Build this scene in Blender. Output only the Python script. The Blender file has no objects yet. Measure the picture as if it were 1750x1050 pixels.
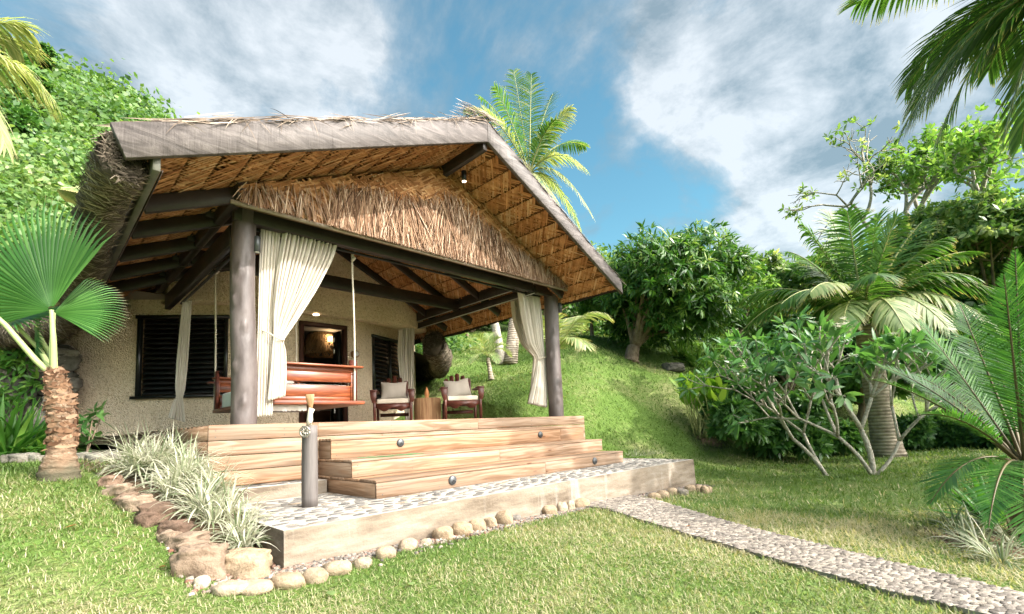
import bpy, math
import numpy as np
from mathutils import Matrix, Vector

# ------------------------------------------------------------------ camera, sky, sun, exposure
sc = bpy.context.scene
COL = sc.collection
PW, PH, FPX, PCX, PCY, EYE = 1750., 1050., 831.14, 875., 644.58, .58
_y, _p, _r = [math.radians(a) for a in (45.086, 5.892, -2.565)]
_f = np.array([math.sin(_y)*math.cos(_p), math.cos(_y)*math.cos(_p), math.sin(_p)])
_rt = np.array([math.cos(_y), -math.sin(_y), 0.]); _up = np.cross(_rt, _f)
CR = math.cos(_r)*_rt + math.sin(_r)*_up
CU = -math.sin(_r)*_rt + math.cos(_r)*_up
cam_d = bpy.data.cameras.new('camera'); cam = bpy.data.objects.new('camera', cam_d); COL.objects.link(cam)
cam_d.sensor_fit = 'HORIZONTAL'; cam_d.sensor_width = 36.; cam_d.lens = FPX/PW*36.
cam_d.shift_y = (PCY-PH/2)/PW; cam_d.clip_start = .05; cam_d.clip_end = 2000.
m = Matrix(((CR[0], CU[0], -_f[0], 0), (CR[1], CU[1], -_f[1], 0), (CR[2], CU[2], -_f[2], EYE), (0, 0, 0, 1)))
cam.matrix_world = m
sc.camera = cam

SUN = np.array([.38, -1., .75]); SUN /= np.linalg.norm(SUN)
world = bpy.data.worlds.new('World'); sc.world = world; world.use_nodes = True
sc.view_settings.view_transform = 'Standard'; sc.view_settings.look = 'None'
sc.view_settings.exposure = 1.62; sc.view_settings.gamma = 1.
SKY_STRENGTH = .15
sun_d = bpy.data.lights.new('sun', 'SUN'); sun_o = bpy.data.objects.new('sun', sun_d); COL.objects.link(sun_o)
sun_d.energy = 2.55; sun_d.angle = math.radians(.55); sun_d.color = (1., .95, .87)
sun_o.rotation_euler = Vector((-SUN[0], -SUN[1], -SUN[2])).to_track_quat('-Z', 'Y').to_euler()
sun_o.location = (0, -10, 20)

# ------------------------------------------------------------------ node helper
class NT:
    def __init__(s, tree):
        s.t = tree; tree.nodes.clear()
    def __call__(s, typ, ins=None, **props):
        n = s.t.nodes.new(typ)
        for k, v in props.items(): setattr(n, k, v)
        for k, v in (ins or {}).items():
            i = n.inputs[k]
            if isinstance(v, bpy.types.NodeSocket): s.t.links.new(v, i)
            elif isinstance(v, bpy.types.Node): s.t.links.new(v.outputs[0], i)
            else:
                if i.type == 'RGBA' and len(v) == 3: v = (*v, 1)
                i.default_value = v
        return n
    def ramp(s, fac, stops, interp='LINEAR'):
        n = s.t.nodes.new('ShaderNodeValToRGB'); n.color_ramp.interpolation = interp
        e = n.color_ramp.elements
        while len(e) < len(stops): e.new(.5)
        for el, (p, c) in zip(e, stops):
            el.position = p; el.color = (*c, 1) if len(c) == 3 else c
        s.t.links.new(fac if isinstance(fac, bpy.types.NodeSocket) else fac.outputs[0], n.inputs[0]); return n
    def mix(s, fac, a, b, mode='MIX'):
        n = s.t.nodes.new('ShaderNodeMix'); n.data_type = 'RGBA'; n.blend_type = mode
        for i, v in ((0, fac), (6, a), (7, b)):
            sk = n.inputs[i]
            if isinstance(v, bpy.types.Node): v = v.outputs[2] if v.bl_idname == 'ShaderNodeMix' else v.outputs[0]
            if isinstance(v, bpy.types.NodeSocket): s.t.links.new(v, sk)
            elif i == 0: sk.default_value = v
            else: sk.default_value = (*v, 1) if len(v) == 3 else v
        return n.outputs[2]
    def math(s, op, a, b=0., clamp=False):
        n = s.t.nodes.new('ShaderNodeMath'); n.operation = op; n.use_clamp = clamp
        for i, v in ((0, a), (1, b)):
            if isinstance(v, bpy.types.Node): v = v.outputs[0]
            if isinstance(v, bpy.types.NodeSocket): s.t.links.new(v, n.inputs[i])
            else: n.inputs[i].default_value = v
        return n.outputs[0]
    def pos(s, scale=(1, 1, 1), rot=(0, 0, 0), loc=(0, 0, 0)):
        g = s('ShaderNodeNewGeometry')
        return s('ShaderNodeMapping', {'Vector': g.outputs['Position'], 'Scale': scale, 'Rotation': rot, 'Location': loc}).outputs[0]
    def noise(s, vec, scale, detail=4., rough=.55, dist=0.):
        return s('ShaderNodeTexNoise', {'Vector': vec, 'Scale': scale, 'Detail': detail, 'Roughness': rough, 'Distortion': dist}).outputs[0]
    def attr(s, name):
        return s('ShaderNodeAttribute', attribute_name=name).outputs['Fac']

def unit_(a): return tuple(a/np.linalg.norm(a))
# sky
w = NT(world.node_tree)
sky = w('ShaderNodeTexSky', sky_type='NISHITA', sun_disc=False, sun_elevation=math.asin(SUN[2]),
        sun_rotation=math.atan2(SUN[0], SUN[1]), altitude=0., air_density=1.25, dust_density=.3, ozone_density=4.)
tc = w('ShaderNodeTexCoord')
sep = w('ShaderNodeSeparateXYZ', {0: tc.outputs['Generated']})
zz = w.math('MAXIMUM', w.math('ADD', sep.outputs[2], .22), .05)
cv = w('ShaderNodeCombineXYZ', {0: w.math('DIVIDE', sep.outputs[0], zz), 1: w.math('DIVIDE', sep.outputs[1], zz), 2: 0.})
cm = w('ShaderNodeMapping', {'Vector': cv.outputs[0], 'Location': (3.1, 1.7, 0), 'Scale': (1., 1., 1)})
n1 = w.noise(cm.outputs[0], 1.5, 10., .62, .35)
n2 = w.noise(cm.outputs[0], 3.4, 9., .64, .2)
bl = None
for (u, v, c0, amp) in ((1230, 140, .978, .13), (1510, 60, .975, .11), (1180, 270, .975, .05), (1335, 390, .990, .26), (150, 120, .975, .13), (480, 150, .96, .13), (700, 60, .955, .10), (1480, 240, .98, .02), (980, 240, .97, -.04), (60, -40, .97, -.08)):
    dd = unit_(CR*(u-PCX)/FPX-CU*(v-PCY)/FPX+_f); q = w('ShaderNodeVectorMath', {0: tc.outputs['Generated'], 1: dd}, operation='DOT_PRODUCT').outputs['Value']
    g = w('ShaderNodeMapRange', {'Value': q, 'From Min': c0, 'From Max': 1., 'To Min': 0., 'To Max': amp}, interpolation_type='SMOOTHSTEP').outputs[0]
    bl = g if bl is None else w.math('ADD', bl, g)
n1 = w.math('ADD', w.math('ADD', n1, bl), -.05); n2 = w.math('ADD', n2, w.math('MULTIPLY', bl, .7))
dens = w.ramp(n1, [(.40, (0, 0, 0)), (.56, (1, 1, 1))])
bright = w.ramp(n2, [(.45, (0, 0, 0)), (.68, (1, 1, 1))])
cloudcol = w.mix(w.math('MULTIPLY', bright.outputs[0], dens.outputs[0]), (.74, .95, 1.10), (2.15, 2.25, 2.35))
skyt = w.mix(1., sky.outputs[0], (.40, .57, .47), 'MULTIPLY')
skyc = w.mix(w.math('MULTIPLY', dens.outputs[0], .82), skyt, cloudcol)
# glow added to the unseen sky round the sun, lifts the porch shade
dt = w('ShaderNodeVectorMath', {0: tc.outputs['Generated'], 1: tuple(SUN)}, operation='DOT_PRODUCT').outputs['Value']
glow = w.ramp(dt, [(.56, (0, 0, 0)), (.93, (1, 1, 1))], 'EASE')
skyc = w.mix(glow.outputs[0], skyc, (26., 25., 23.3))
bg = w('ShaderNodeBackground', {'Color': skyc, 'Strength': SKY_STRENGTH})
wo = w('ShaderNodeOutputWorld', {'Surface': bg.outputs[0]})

# ------------------------------------------------------------------ photo pixel -> place helpers
def ray(u, v): return CR*(u-PCX)/FPX - CU*(v-PCY)/FPX + _f
def _o(): return np.array([0, 0, EYE])
def onz(u, v, z): d = ray(u, v); return _o() + (z-EYE)/d[2]*d
def onx(u, v, x): d = ray(u, v); return _o() + x/d[0]*d
def ony(u, v, y): d = ray(u, v); return _o() + y/d[1]*d
def at(u, v, dist): d = ray(u, v); return _o() + dist/math.hypot(d[0], d[1])*d
def pxs(n, d, u, vert=False):
    """real size of something n photo pixels across at distance d in column u"""
    c = FPX/math.hypot(FPX, u-PCX); return n/FPX*d*(c if vert else c*c)
def proj(P):
    q = np.atleast_2d(P)-_o(); z = q@_f
    return np.stack([PCX+FPX*(q@CR)/z, PCY-FPX*(q@CU)/z, z], 1)

# ------------------------------------------------------------------ object helpers
def tag(o, label=None, cat=None, group=None, kind=None):
    if label: o['label'] = label
    if cat: o['category'] = cat
    if group: o['group'] = group
    if kind: o['kind'] = kind
    return o
def thing(name, loc, label, cat, group=None, rz=0.):
    o = bpy.data.objects.new(name, None); COL.objects.link(o); o.empty_display_size = .2
    o.location = [float(c) for c in loc]; o.rotation_euler = (0, 0, rz)
    return tag(o, label, cat, group)
def copy_tree(o, parent=None):
    c = o.copy(); COL.objects.link(c)
    if parent: c.parent = parent
    for ch in list(o.children): copy_tree(ch, c)
    return c

def unit(a):
    a = np.asarray(a, float); return a/np.maximum(np.linalg.norm(a, axis=-1, keepdims=True), 1e-9)

class MB:
    """collects geometry for ONE mesh object"""
    def __init__(s): s.V = []; s.F = []; s.n = 0; s.A = []; s.T = []
    def add(s, V, F, rv=0., t=0., mi=0):
        V = np.asarray(V, float).reshape(-1, 3); F = np.asarray(F, int)
        s.V.append(V); s.F.append((F+s.n, mi)); s.n += len(V)
        s.A.append(np.broadcast_to(np.asarray(rv, float), (len(V),))); s.T.append(np.broadcast_to(np.asarray(t, float), (len(V),)))
    def box(s, lo, hi, rv=0., mi=0):
        (a, b, c), (d, e, f) = lo, hi
        V = [(a, b, c), (d, b, c), (d, e, c), (a, e, c), (a, b, f), (d, b, f), (d, e, f), (a, e, f)]
        s.hexa(V, rv, mi)
    def hexa(s, V, rv=0., mi=0):
        s.add(V, [(0, 3, 2, 1), (4, 5, 6, 7), (0, 1, 5, 4), (1, 2, 6, 5), (2, 3, 7, 6), (3, 0, 4, 7)], rv, 0., mi)
    def beam(s, p, q, w, h, up=(0, 0, 1), rv=0., mi=0, drop=False):
        p = np.asarray(p, float); q = np.asarray(q, float); d = unit(q-p); sd = unit(np.cross(d, up)); u = np.cross(sd, d)
        a = sd*w/2; b = u*h/2; o = -b if drop else 0*b
        s.hexa([p-a-b+o, p+a-b+o, q+a-b+o, q-a-b+o, p-a+b+o, p+a+b+o, q+a+b+o, q-a+b+o], rv, mi)
    def prism(s, poly, off, rv=0., mi=0):
        poly = np.asarray(poly, float); n = len(poly); off = np.asarray(off, float)
        s.add(np.vstack([poly, poly+off]), [], rv, 0., mi)
        b = s.n-2*n
        for i in range(n):
            j = (i+1) % n
            s.F.append((np.array([[b+i, b+j, b+n+j, b+n+i]]), mi))
        s.F.append((np.array([list(range(b+n-1, b-1, -1))]), mi)); s.F.append((np.array([list(range(b+n, b+2*n))]), mi))
    def tube(s, pts, rad, sides=8, rv=0., mi=0, cap=True, rough=0., rng=None, flat=1.):
        pts = np.asarray(pts, float); n = len(pts); rad = np.broadcast_to(np.asarray(rad, float), (n,))
        d = unit(np.gradient(pts, axis=0)); ref = np.array([0, 0, 1.]) if abs(d[0][2]) < .9 else np.array([1., 0, 0])
        a = unit(np.cross(d[0], ref)); R = []
        for i in range(n):
            a = unit(a-d[i]*(a@d[i])); b = np.cross(d[i], a)
            th = np.arange(sides)*2*math.pi/sides
            r = rad[i]*(1+(rng.uniform(-rough, rough, sides) if rough else 0))
            R.append(pts[i]+(a*np.cos(th)[:, None]+b*flat*np.sin(th)[:, None])*np.reshape(r, (-1, 1)))
        V = np.vstack(R); F = []
        for i in range(n-1):
            for j in range(sides):
                k = (j+1) % sides
                F.append((i*sides+j, i*sides+k, (i+1)*sides+k, (i+1)*sides+j))
        tt = np.repeat(np.linspace(0, 1, n), sides)
        s.add(V, F, rv, tt, mi)
        if cap:
            b = s.n-len(V)
            s.F.append((np.array([[b+j for j in range(sides-1, -1, -1)]]), mi))
            s.F.append((np.array([[b+(n-1)*sides+j for j in range(sides)]]), mi))
    def lathe(s, c, prof, sides=16, rv=0., mi=0):
        V = []; F = []
        for (r, z) in prof:
            for j in range(sides):
                th = 2*math.pi*j/sides; V.append((c[0]+r*math.cos(th), c[1]+r*math.sin(th), c[2]+z))
        for i in range(len(prof)-1):
            for j in range(sides):
                k = (j+1) % sides
                F.append((i*sides+j, i*sides+k, (i+1)*sides+k, (i+1)*sides+j))
        s.add(V, F, rv, 0., mi)
        b = s.n-len(V); n = len(prof)
        s.F.append((np.array([[b+j for j in range(sides-1, -1, -1)]]), mi))
        s.F.append((np.array([[b+(n-1)*sides+j for j in range(sides)]]), mi))
    def grid(s, P, rv=0., mi=0, t=0.):
        P = np.asarray(P, float); a, b = P.shape[:2]; idx = np.arange(a*b).reshape(a, b)
        F = np.stack([idx[:-1, :-1], idx[:-1, 1:], idx[1:, 1:], idx[1:, :-1]], -1).reshape(-1, 4)
        s.add(P.reshape(-1, 3), F, np.asarray(rv).reshape(-1) if np.ndim(rv) else rv, t, mi)
    def ribbons(s, P, D, S, L, W, nseg=3, droop=0., rv=None, mi=0, prof=None, fold=0., curl=0.):
        """N tapering ribbons: base P, direction D, width axis S, gravity droop, optional V fold"""
        P = np.asarray(P, float); N = len(P)
        if N == 0: return
        D = unit(np.broadcast_to(D, (N, 3))); S = np.broadcast_to(S, (N, 3)); S = unit(S-D*np.sum(S*D, 1, keepdims=True))
        L = np.broadcast_to(np.asarray(L, float), (N,)); W = np.broadcast_to(np.asarray(W, float), (N,)); droop = np.broadcast_to(np.asarray(droop, float), (N,))
        if prof is None: prof = [.55, 1., .8, .06] if nseg == 3 else list(np.interp(np.linspace(0, 1, nseg+1), [0, .3, .7, 1], [.5, 1, .8, .05]))
        rows = []; nrm = unit(np.cross(S, D)); x = P.copy(); d = D.copy()
        for i in range(nseg+1):
            if i:
                d = unit(d+np.array([0, 0, -1.])*(droop/nseg)[:, None]+nrm*(curl/nseg))
                x = x+d*(L/nseg)[:, None]
            h = S*(W*prof[i]/2)[:, None]
            if fold:
                nn = unit(np.cross(S, d))
                rows += [x-h+nn*(W*prof[i]*fold)[:, None], x, x+h+nn*(W*prof[i]*fold)[:, None]]
            else: rows += [x-h, x+h]
        k = 3 if fold else 2; R = k*(nseg+1)
        V = np.stack(rows, 1).reshape(-1, 3)
        f = []
        for i in range(nseg):
            for j in range(k-1): f.append((i*k+j, i*k+j+1, (i+1)*k+j+1, (i+1)*k+j))
        F = (np.arange(N)[:, None, None]*R+np.array(f)[None]).reshape(-1, 4)
        if rv is None: rv = np.zeros(N)
        rv = np.broadcast_to(np.asarray(rv, float), (N,))
        tt = np.tile(np.repeat(np.linspace(0, 1, nseg+1), k), N)
        s.add(V, F, np.repeat(rv, R), tt, mi)
    def build(s, name, mats, parent=None, smooth=False):
        me = bpy.data.meshes.new(name); V = np.vstack(s.V)
        sizes = []; loops = []; mids = []
        for F, mi in s.F:
            if F.size == 0: continue
            F = np.atleast_2d(F); sizes.append(np.full(len(F), F.shape[1])); loops.append(F.reshape(-1)); mids.append(np.full(len(F), mi))
        sizes = np.concatenate(sizes); loops = np.concatenate(loops); mids = np.concatenate(mids)
        off = Vector((0, 0, 0))
        if parent is not None:
            # geometry is given in world space: bring it into the parent's space
            Mi = np.array(parent_world(parent).inverted()); V = V@Mi[:3, :3].T+Mi[:3, 3]
        me.vertices.add(len(V)); me.vertices.foreach_set('co', V.astype(np.float32).ravel())
        me.loops.add(len(loops)); me.loops.foreach_set('vertex_index', loops.astype(np.int32))
        me.polygons.add(len(sizes)); st = np.concatenate([[0], np.cumsum(sizes)[:-1]])
        me.polygons.foreach_set('loop_start', st.astype(np.int32)); me.polygons.foreach_set('loop_total', sizes.astype(np.int32))
        me.polygons.foreach_set('material_index', mids.astype(np.int32))
        if smooth: me.polygons.foreach_set('use_smooth', np.ones(len(sizes), bool))
        for nm, arr in (('rv', s.A), ('t', s.T)):
            a = me.attributes.new(nm, 'FLOAT', 'POINT'); a.data.foreach_set('value', np.concatenate(arr).astype(np.float32))
        me.update(); me.validate()
        for mm in (mats if isinstance(mats, (list, tuple)) else [mats]): me.materials.append(mm)
        o = bpy.data.objects.new(name, me); COL.objects.link(o)
        if parent is not None: o.parent = parent
        return o
def parent_world(o):
    M = Matrix.LocRotScale(o.location, o.rotation_euler, o.scale)
    return parent_world(o.parent) @ M if o.parent else M
def bevel(o, w=.006, seg=2):
    b = o.modifiers.new('bevel', 'BEVEL'); b.width = w; b.segments = seg; b.limit_method = 'ANGLE'; return o
def vnoise(x, y, seed=0, scale=1., octaves=3):
    """cheap smooth pseudo-noise, about -1..1"""
    r = np.random.default_rng(seed); out = 0.; amp = 1.; tot = 0.
    for o in range(octaves):
        for k in range(4):
            a = r.uniform(0, 2*math.pi); fr = scale*2**o*r.uniform(.7, 1.4); ph = r.uniform(0, 6.28)
            out = out+amp*np.sin((x*math.cos(a)+y*math.sin(a))*fr+ph)/2.2
        tot += amp; amp *= .55
    return out/tot

# ------------------------------------------------------------------ materials
def mat(name, rough=.7, spec=.3):
    M = bpy.data.materials.new(name); M.use_nodes = True
    n = NT(M.node_tree); b = n('ShaderNodeBsdfPrincipled', {'Roughness': rough, 'Specular IOR Level': spec})
    o = n('ShaderNodeOutputMaterial', {'Surface': b.outputs[0]}); n.b = b; n.o = o
    n.setc = lambda c: n.t.links.new(c.outputs[0] if isinstance(c, bpy.types.Node) else c, b.inputs['Base Color'])
    def bump(h, strength=.5, dist=.01):
        bn = n('ShaderNodeBump', {'Strength': strength, 'Distance': dist, 'Height': h}); n.t.links.new(bn.outputs[0], b.inputs['Normal'])
    n.bump = bump
    return M, n
def leafmat(name, stops, rough=.45, trans=.35, spec=.4, tipdry=None, tcol=None):
    M, n = mat(name, rough, spec)
    c = n.ramp(n.attr('rv'), stops).outputs[0]
    if tipdry: c = n.mix(n.ramp(n.attr('t'), [(tipdry, (0, 0, 0)), (1, (1, 1, 1))]).outputs[0], c, (.42, .33, .16))
    n.setc(c)
    tr = n('ShaderNodeBsdfTranslucent'); n.t.links.new(n.mix(1., c, tcol or (1.5, 1.55, .7), 'MULTIPLY'), tr.inputs[0])
    mx = n('ShaderNodeMixShader', {0: trans, 1: n.b.outputs[0], 2: tr.outputs[0]})
    n.t.links.new(mx.outputs[0], n.o.inputs[0]); return M
def plain(name, col, rough=.6, spec=.3, metal=0.):
    M, n = mat(name, rough, spec); n.b.inputs['Base Color'].default_value = (*col, 1); n.b.inputs['Metallic'].default_value = metal
    return M

def pine(name, axis):
    M, n = mat(name, .6, .25)
    st = {'x': (.8, 13, 13), 'y': (13, .8, 13)}[axis]
    g = n('ShaderNodeNewGeometry'); rv = n.attr('rv')
    off = n('ShaderNodeCombineXYZ', {0: n.math('MULTIPLY', rv, 37.), 1: n.math('MULTIPLY', rv, 19.), 2: n.math('MULTIPLY', rv, 53.)})
    ad = n('ShaderNodeVectorMath', {0: g.outputs['Position'], 1: off.outputs[0]}, operation='ADD')
    mp = n('ShaderNodeMapping', {'Vector': ad.outputs[0], 'Scale': st}).outputs[0]
    big = n.noise(mp, .9, 3., .5, .6)
    wv = n('ShaderNodeMath', {0: n.math('MULTIPLY', big, 26.)}, operation='SINE').outputs[0]
    rings = n.math('ADD', n.math('MULTIPLY', wv, .5), .5)
    fine = n.noise(n('ShaderNodeMapping', {'Vector': mp, 'Scale': tuple(1.6 if s < 2 else 5 for s in st)}).outputs[0], 2.2, 6., .7)
    kp = n('ShaderNodeMapping', {'Vector': ad.outputs[0], 'Scale': {'x': (1.5, .05, 7.), 'y': (.05, 1.5, 7.)}[axis]}).outputs[0]
    kn = n('ShaderNodeTexVoronoi', {'Vector': kp, 'Scale': 1.1, 'Randomness': 1.}).outputs['Distance']
    base = n.ramp(rings, [(0, (.23, .15, .095)), (.5, (.315, .222, .150)), (1, (.365, .275, .20))]).outputs[0]
    c = n.mix(n.ramp(fine, [(.35, (0, 0, 0)), (.7, (1, 1, 1))]).outputs[0], n.mix(1., base, (.70, .64, .60), 'MULTIPLY'), base)
    c = n.mix(n.ramp(kn, [(.05, (1, 1, 1)), (.11, (0, 0, 0))]).outputs[0], c, (.13, .06, .03))
    c = n.mix(n.ramp(kn, [(.08, (0, 0, 0)), (.13, (.6, .6, .6)), (.30, (0, 0, 0))]).outputs[0], c, (.26, .14, .075))
    tint = n.ramp(n.math('FRACT', n.math('MULTIPLY', rv, 7.31)), [(0, (.78, .74, .72)), (.3, (.98, .97, .98)), (.6, (1.05, 1., .95)), (1, (1.08, .92, .80))]).outputs[0]
    c = n.mix(1., c, tint, 'MULTIPLY')
    stain = n.noise(n.pos((.8, 1.2, 2.)), 1.1, 5., .6)
    c = n.mix(n.ramp(stain, [(.56, (0, 0, 0)), (.72, (.6, .6, .6))]).outputs[0], c, (.17, .135, .105))
    n.setc(c); n.bump(fine, .25, .004); return M

def thatchmat(name, stops, trans=0.):
    M, n = mat(name, .85, .15)
    c = n.ramp(n.attr('rv'), stops).outputs[0]
    ns = n.noise(n.pos(), 9., 3.)
    c = n.mix(1., c, n.ramp(ns, [(.3, (.7, .68, .66)), (.7, (1.12, 1.1, 1.08))]).outputs[0], 'MULTIPLY')
    n.setc(c); return M

MAT = {}
MAT['pine_x'] = pine('pine_board', 'x'); MAT['pine_y'] = pine('pine_board_side', 'y')
MAT['straw'] = thatchmat('pale_straw', [(0, (.07, .052, .040)), (.35, (.155, .118, .092)), (.7, (.27, .215, .17)), (1, (.42, .35, .29))])
MAT['gstraw'] = thatchmat('gable_straw_leaf', [(0, (.075, .036, .020)), (.35, (.21, .12, .072)), (.7, (.37, .24, .155)), (1, (.55, .41, .31))])
MAT['thatch'] = thatchmat('weathered_thatch', [(0, (.055, .045, .033)), (.5, (.17, .14, .105)), (1, (.38, .325, .26))])
MAT['weave'] = thatchmat('woven_palm_leaf', [(0, (.21, .085, .032)), (.4, (.42, .195, .082)), (.75, (.56, .30, .14)), (1, (.64, .41, .23))])
MAT['weave_dark'] = plain('woven_backing', (.13, .065, .025), .9)
MAT['gable_back'] = plain('gable_backing', (.10, .06, .03), .9)
MAT['dark_timber'] = plain('x', (0, 0, 0))
def timber(name, c0, c1, rough=.5, scale=(2, 2, 2)):
    M, n = mat(name, rough, .4)
    ns = n.noise(n.pos(scale), 3., 5., .6)
    n.setc(n.ramp(ns, [(.3, c0), (.7, c1)])); n.bump(n.noise(n.pos(scale), 11., 4., .6), .35, .006); return M
MAT['dark_timber'] = timber('dark_stained_timber', (.018, .013, .012), (.035, .026, .023), .4)
MAT['post'] = timber('grey_brown_painted_log', (.060, .046, .043), (.135, .110, .104), .45, (3, 3, 1))
M, n = mat('weathered_fascia_board', .55, .35)   # rough sawn grey brown plank
a1 = n.noise(n.pos((1.2, 3, 5)), 2.2, 6., .65, 1.)
wv = n.noise(n.pos((13, 1, .9)), 1.6, 5., .7, .4)
cc = n.ramp(a1, [(.34, (.045, .036, .033)), (.5, (.088, .072, .067)), (.66, (.145, .122, .114))]).outputs[0]
cc = n.mix(n.ramp(wv, [(.30, (.8, .8, .8)), (.42, (0, 0, 0))]).outputs[0], cc, (.045, .034, .030))
n.setc(cc); n.bump(n.math('ADD', wv, n.math('MULTIPLY', a1, 1.5)), .45, .012); MAT['barge'] = M
M, n = mat('green_grey_fascia', .55); n.setc(n.ramp(n.noise(n.pos((4, 1, 4)), 4., 4.), [(.3, (.075, .075, .055)), (.7, (.13, .125, .10))])); MAT['fascia'] = M

M, n = mat('pebbledash_render', .9, .1)
vo = n('ShaderNodeTexVoronoi', {'Vector': n.pos(), 'Scale': 58.}, feature='SMOOTH_F1').outputs['Distance']
nn2 = n.noise(n.pos(), 22., 4., .7)
c = n.ramp(nn2, [(.25, (.40, .31, .215)), (.45, (.69, .56, .41)), (.75, (.80, .70, .56))]).outputs[0]
c = n.mix(n.ramp(n.noise(n.pos(), 55., 2.), [(.60, (0, 0, 0)), (.68, (.75, .75, .75))]).outputs[0], c, (.20, .145, .10))
c = n.mix(1., c, n.ramp(n.noise(n.pos(), 1.3, 4.), [(.3, (.88, .85, .80)), (.7, (1.04, 1.03, 1.02))]).outputs[0], 'MULTIPLY')
n.setc(c); n.bump(n.math('SUBTRACT', nn2, n.math('MULTIPLY', vo, .9)), 1., .02); MAT['stucco'] = M

M, n = mat('board_formed_concrete', .85, .2)
p = n.pos((1., 1., 5.)); a = n.noise(p, 1.6, 7., .65); b2 = n.noise(n.pos(), 30., 3., .7)
c = n.ramp(a, [(.32, (.085, .063, .045)), (.5, (.175, .14, .105)), (.70, (.27, .235, .195))]).outputs[0]
c = n.mix(n.ramp(b2, [(.55, (0, 0, 0)), (.75, (.6, .6, .6))]).outputs[0], c, (.20, .155, .11))
dr = n.noise(n.pos((2.2, 2.2, .3)), 1.5, 5., .65)
c = n.mix(n.ramp(dr, [(.58, (0, 0, 0)), (.72, (.55, .55, .55))]).outputs[0], c, (.36, .335, .30))
c = n.mix(n.ramp(n.noise(n.pos((.7, .7, 3.)), 2.3, 5., .65), [(.55, (0, 0, 0)), (.70, (.6, .6, .6))]).outputs[0], c, (.14, .11, .08))
n.setc(c); n.bump(n.math('ADD', a, b2), .5, .012); MAT['concrete'] = M
M, n = mat('white_grout', .9, .1); n.setc(n.ramp(n.noise(n.pos(), 6., 6., .65), [(.3, (.25, .222, .19)), (.55, (.37, .342, .305))])); n.bump(n.noise(n.pos(), 60., 3.), .4, .004); MAT['grout'] = M
def stonemat(name, stops, rough=.7):
    M, n = mat(name, rough, .3)
    c = n.ramp(n.attr('rv'), stops).outputs[0]
    ns = n.noise(n.pos(), 11., 8., .72)
    c = n.mix(1., c, n.ramp(ns, [(.3, (.52, .47, .41)), (.5, (.95, .94, .92)), (.72, (1.22, 1.2, 1.16))]).outputs[0], 'MULTIPLY')
    n.setc(c); n.bump(ns, .9, .035); return M
MAT['inlay'] = stonemat('inlaid_river_stone', [(0, (.10, .097, .094)), (.6, (.17, .163, .154)), (.85, (.23, .21, .19)), (1, (.27, .21, .15))])
MAT['cobble'] = stonemat('path_pebbles', [(0, (.13, .112, .10)), (.5, (.22, .19, .165)), (1, (.33, .29, .245))])
MAT['cobble_grout'] = plain('path_mortar', (.30, .265, .225), .9)
MAT['stone'] = stonemat('tan_border_stone', [(0, (.17, .16, .15)), (.18, (.25, .19, .13)), (.55, (.33, .245, .16)), (1, (.43, .37, .29))])
MAT['redrock'] = stonemat('red_brown_rock', [(0, (.11, .07, .05)), (.5, (.19, .125, .088)), (1, (.27, .205, .15))], .85)
MAT['gravel'] = stonemat('mixed_gravel', [(0, (.08, .075, .07)), (.3, (.19, .17, .155)), (.6, (.28, .24, .20)), (.8, (.22, .10, .065)), (1, (.42, .39, .35))])
MAT['darkstone'] = stonemat('dark_wall_stone', [(0, (.06, .06, .05)), (.6, (.14, .13, .11)), (1, (.28, .26, .22))], .9)
def cloth(name, c0, c1, trans=.25):
    M, n = mat(name, .9, .1)
    c = n.ramp(n.noise(n.pos((2, 2, .6)), 3., 4.), [(.3, c0), (.7, c1)]).outputs[0]; n.setc(c)
    n.bump(n.noise(n.pos(), 240., 2.), .15, .002)
    if trans:
        tr = n('ShaderNodeBsdfTranslucent'); n.t.links.new(c, tr.inputs[0])
        mx = n('ShaderNodeMixShader', {0: trans, 1: n.b.outputs[0], 2: tr.outputs[0]}); n.t.links.new(mx.outputs[0], n.o.inputs[0])
    return M
MAT['curtain'] = cloth('unbleached_cotton', (.63, .565, .475), (.74, .685, .60), .25)
MAT['cushion'] = cloth('taupe_canvas', (.42, .355, .30), (.52, .45, .39), 0.)
MAT['seatpad'] = cloth('sand_canvas', (.55, .47, .38), (.65, .57, .47), 0.)
MAT['pillow'] = cloth('patterned_cream', (.50, .45, .40), (.75, .71, .66), 0.)
MAT['mattress'] = cloth('white_cotton', (.72, .70, .66), (.8, .78, .75), 0.)
M, n = mat('red_brown_hardwood', .35, .5)
g = n.noise(n.pos((1.2, 1.2, 12)), 3., 5., .6, .8)
n.setc(n.ramp(g, [(.3, (.075, .016, .007)), (.5, (.18, .045, .016)), (.7, (.29, .085, .03))])); MAT['hardwood'] = M
M, n = mat('dark_red_chair_wood', .4, .45); n.setc(n.ramp(n.noise(n.pos((3, 3, 8)), 4., 4.), [(.3, (.060, .016, .011)), (.7, (.125, .036, .022))])); MAT['chairwood'] = M
M, n = mat('bark_stripped_log', .7, .2)
n.setc(n.ramp(n.noise(n.pos((9, 9, .8)), 2.6, 5., .6, .4), [(.3, (.16, .075, .035)), (.5, (.33, .18, .09)), (.7, (.45, .28, .15))])); n.bump(n.noise(n.pos((9, 9, .8)), 4., 4.), .4, .01); MAT['log'] = M
M, n = mat('cream_rope', .9, .1)
wv = n('ShaderNodeTexWave', {'Vector': n.pos(rot=(.5, .4, 0)), 'Scale': 28.}, bands_direction='Z').outputs[0]
n.setc(n.ramp(wv, [(.2, (.42, .36, .27)), (.6, (.70, .64, .53))])); n.bump(wv, .5, .006); MAT['rope'] = M
MAT['black'] = plain('black_metal', (.012, .012, .013), .4, .4)
MAT['gunmetal'] = plain('grey_lamp_metal', (.09, .095, .10), .4, .4, .5)
MAT['winframe'] = plain('black_window_frame', (.010, .012, .011), .3, .5)
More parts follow.
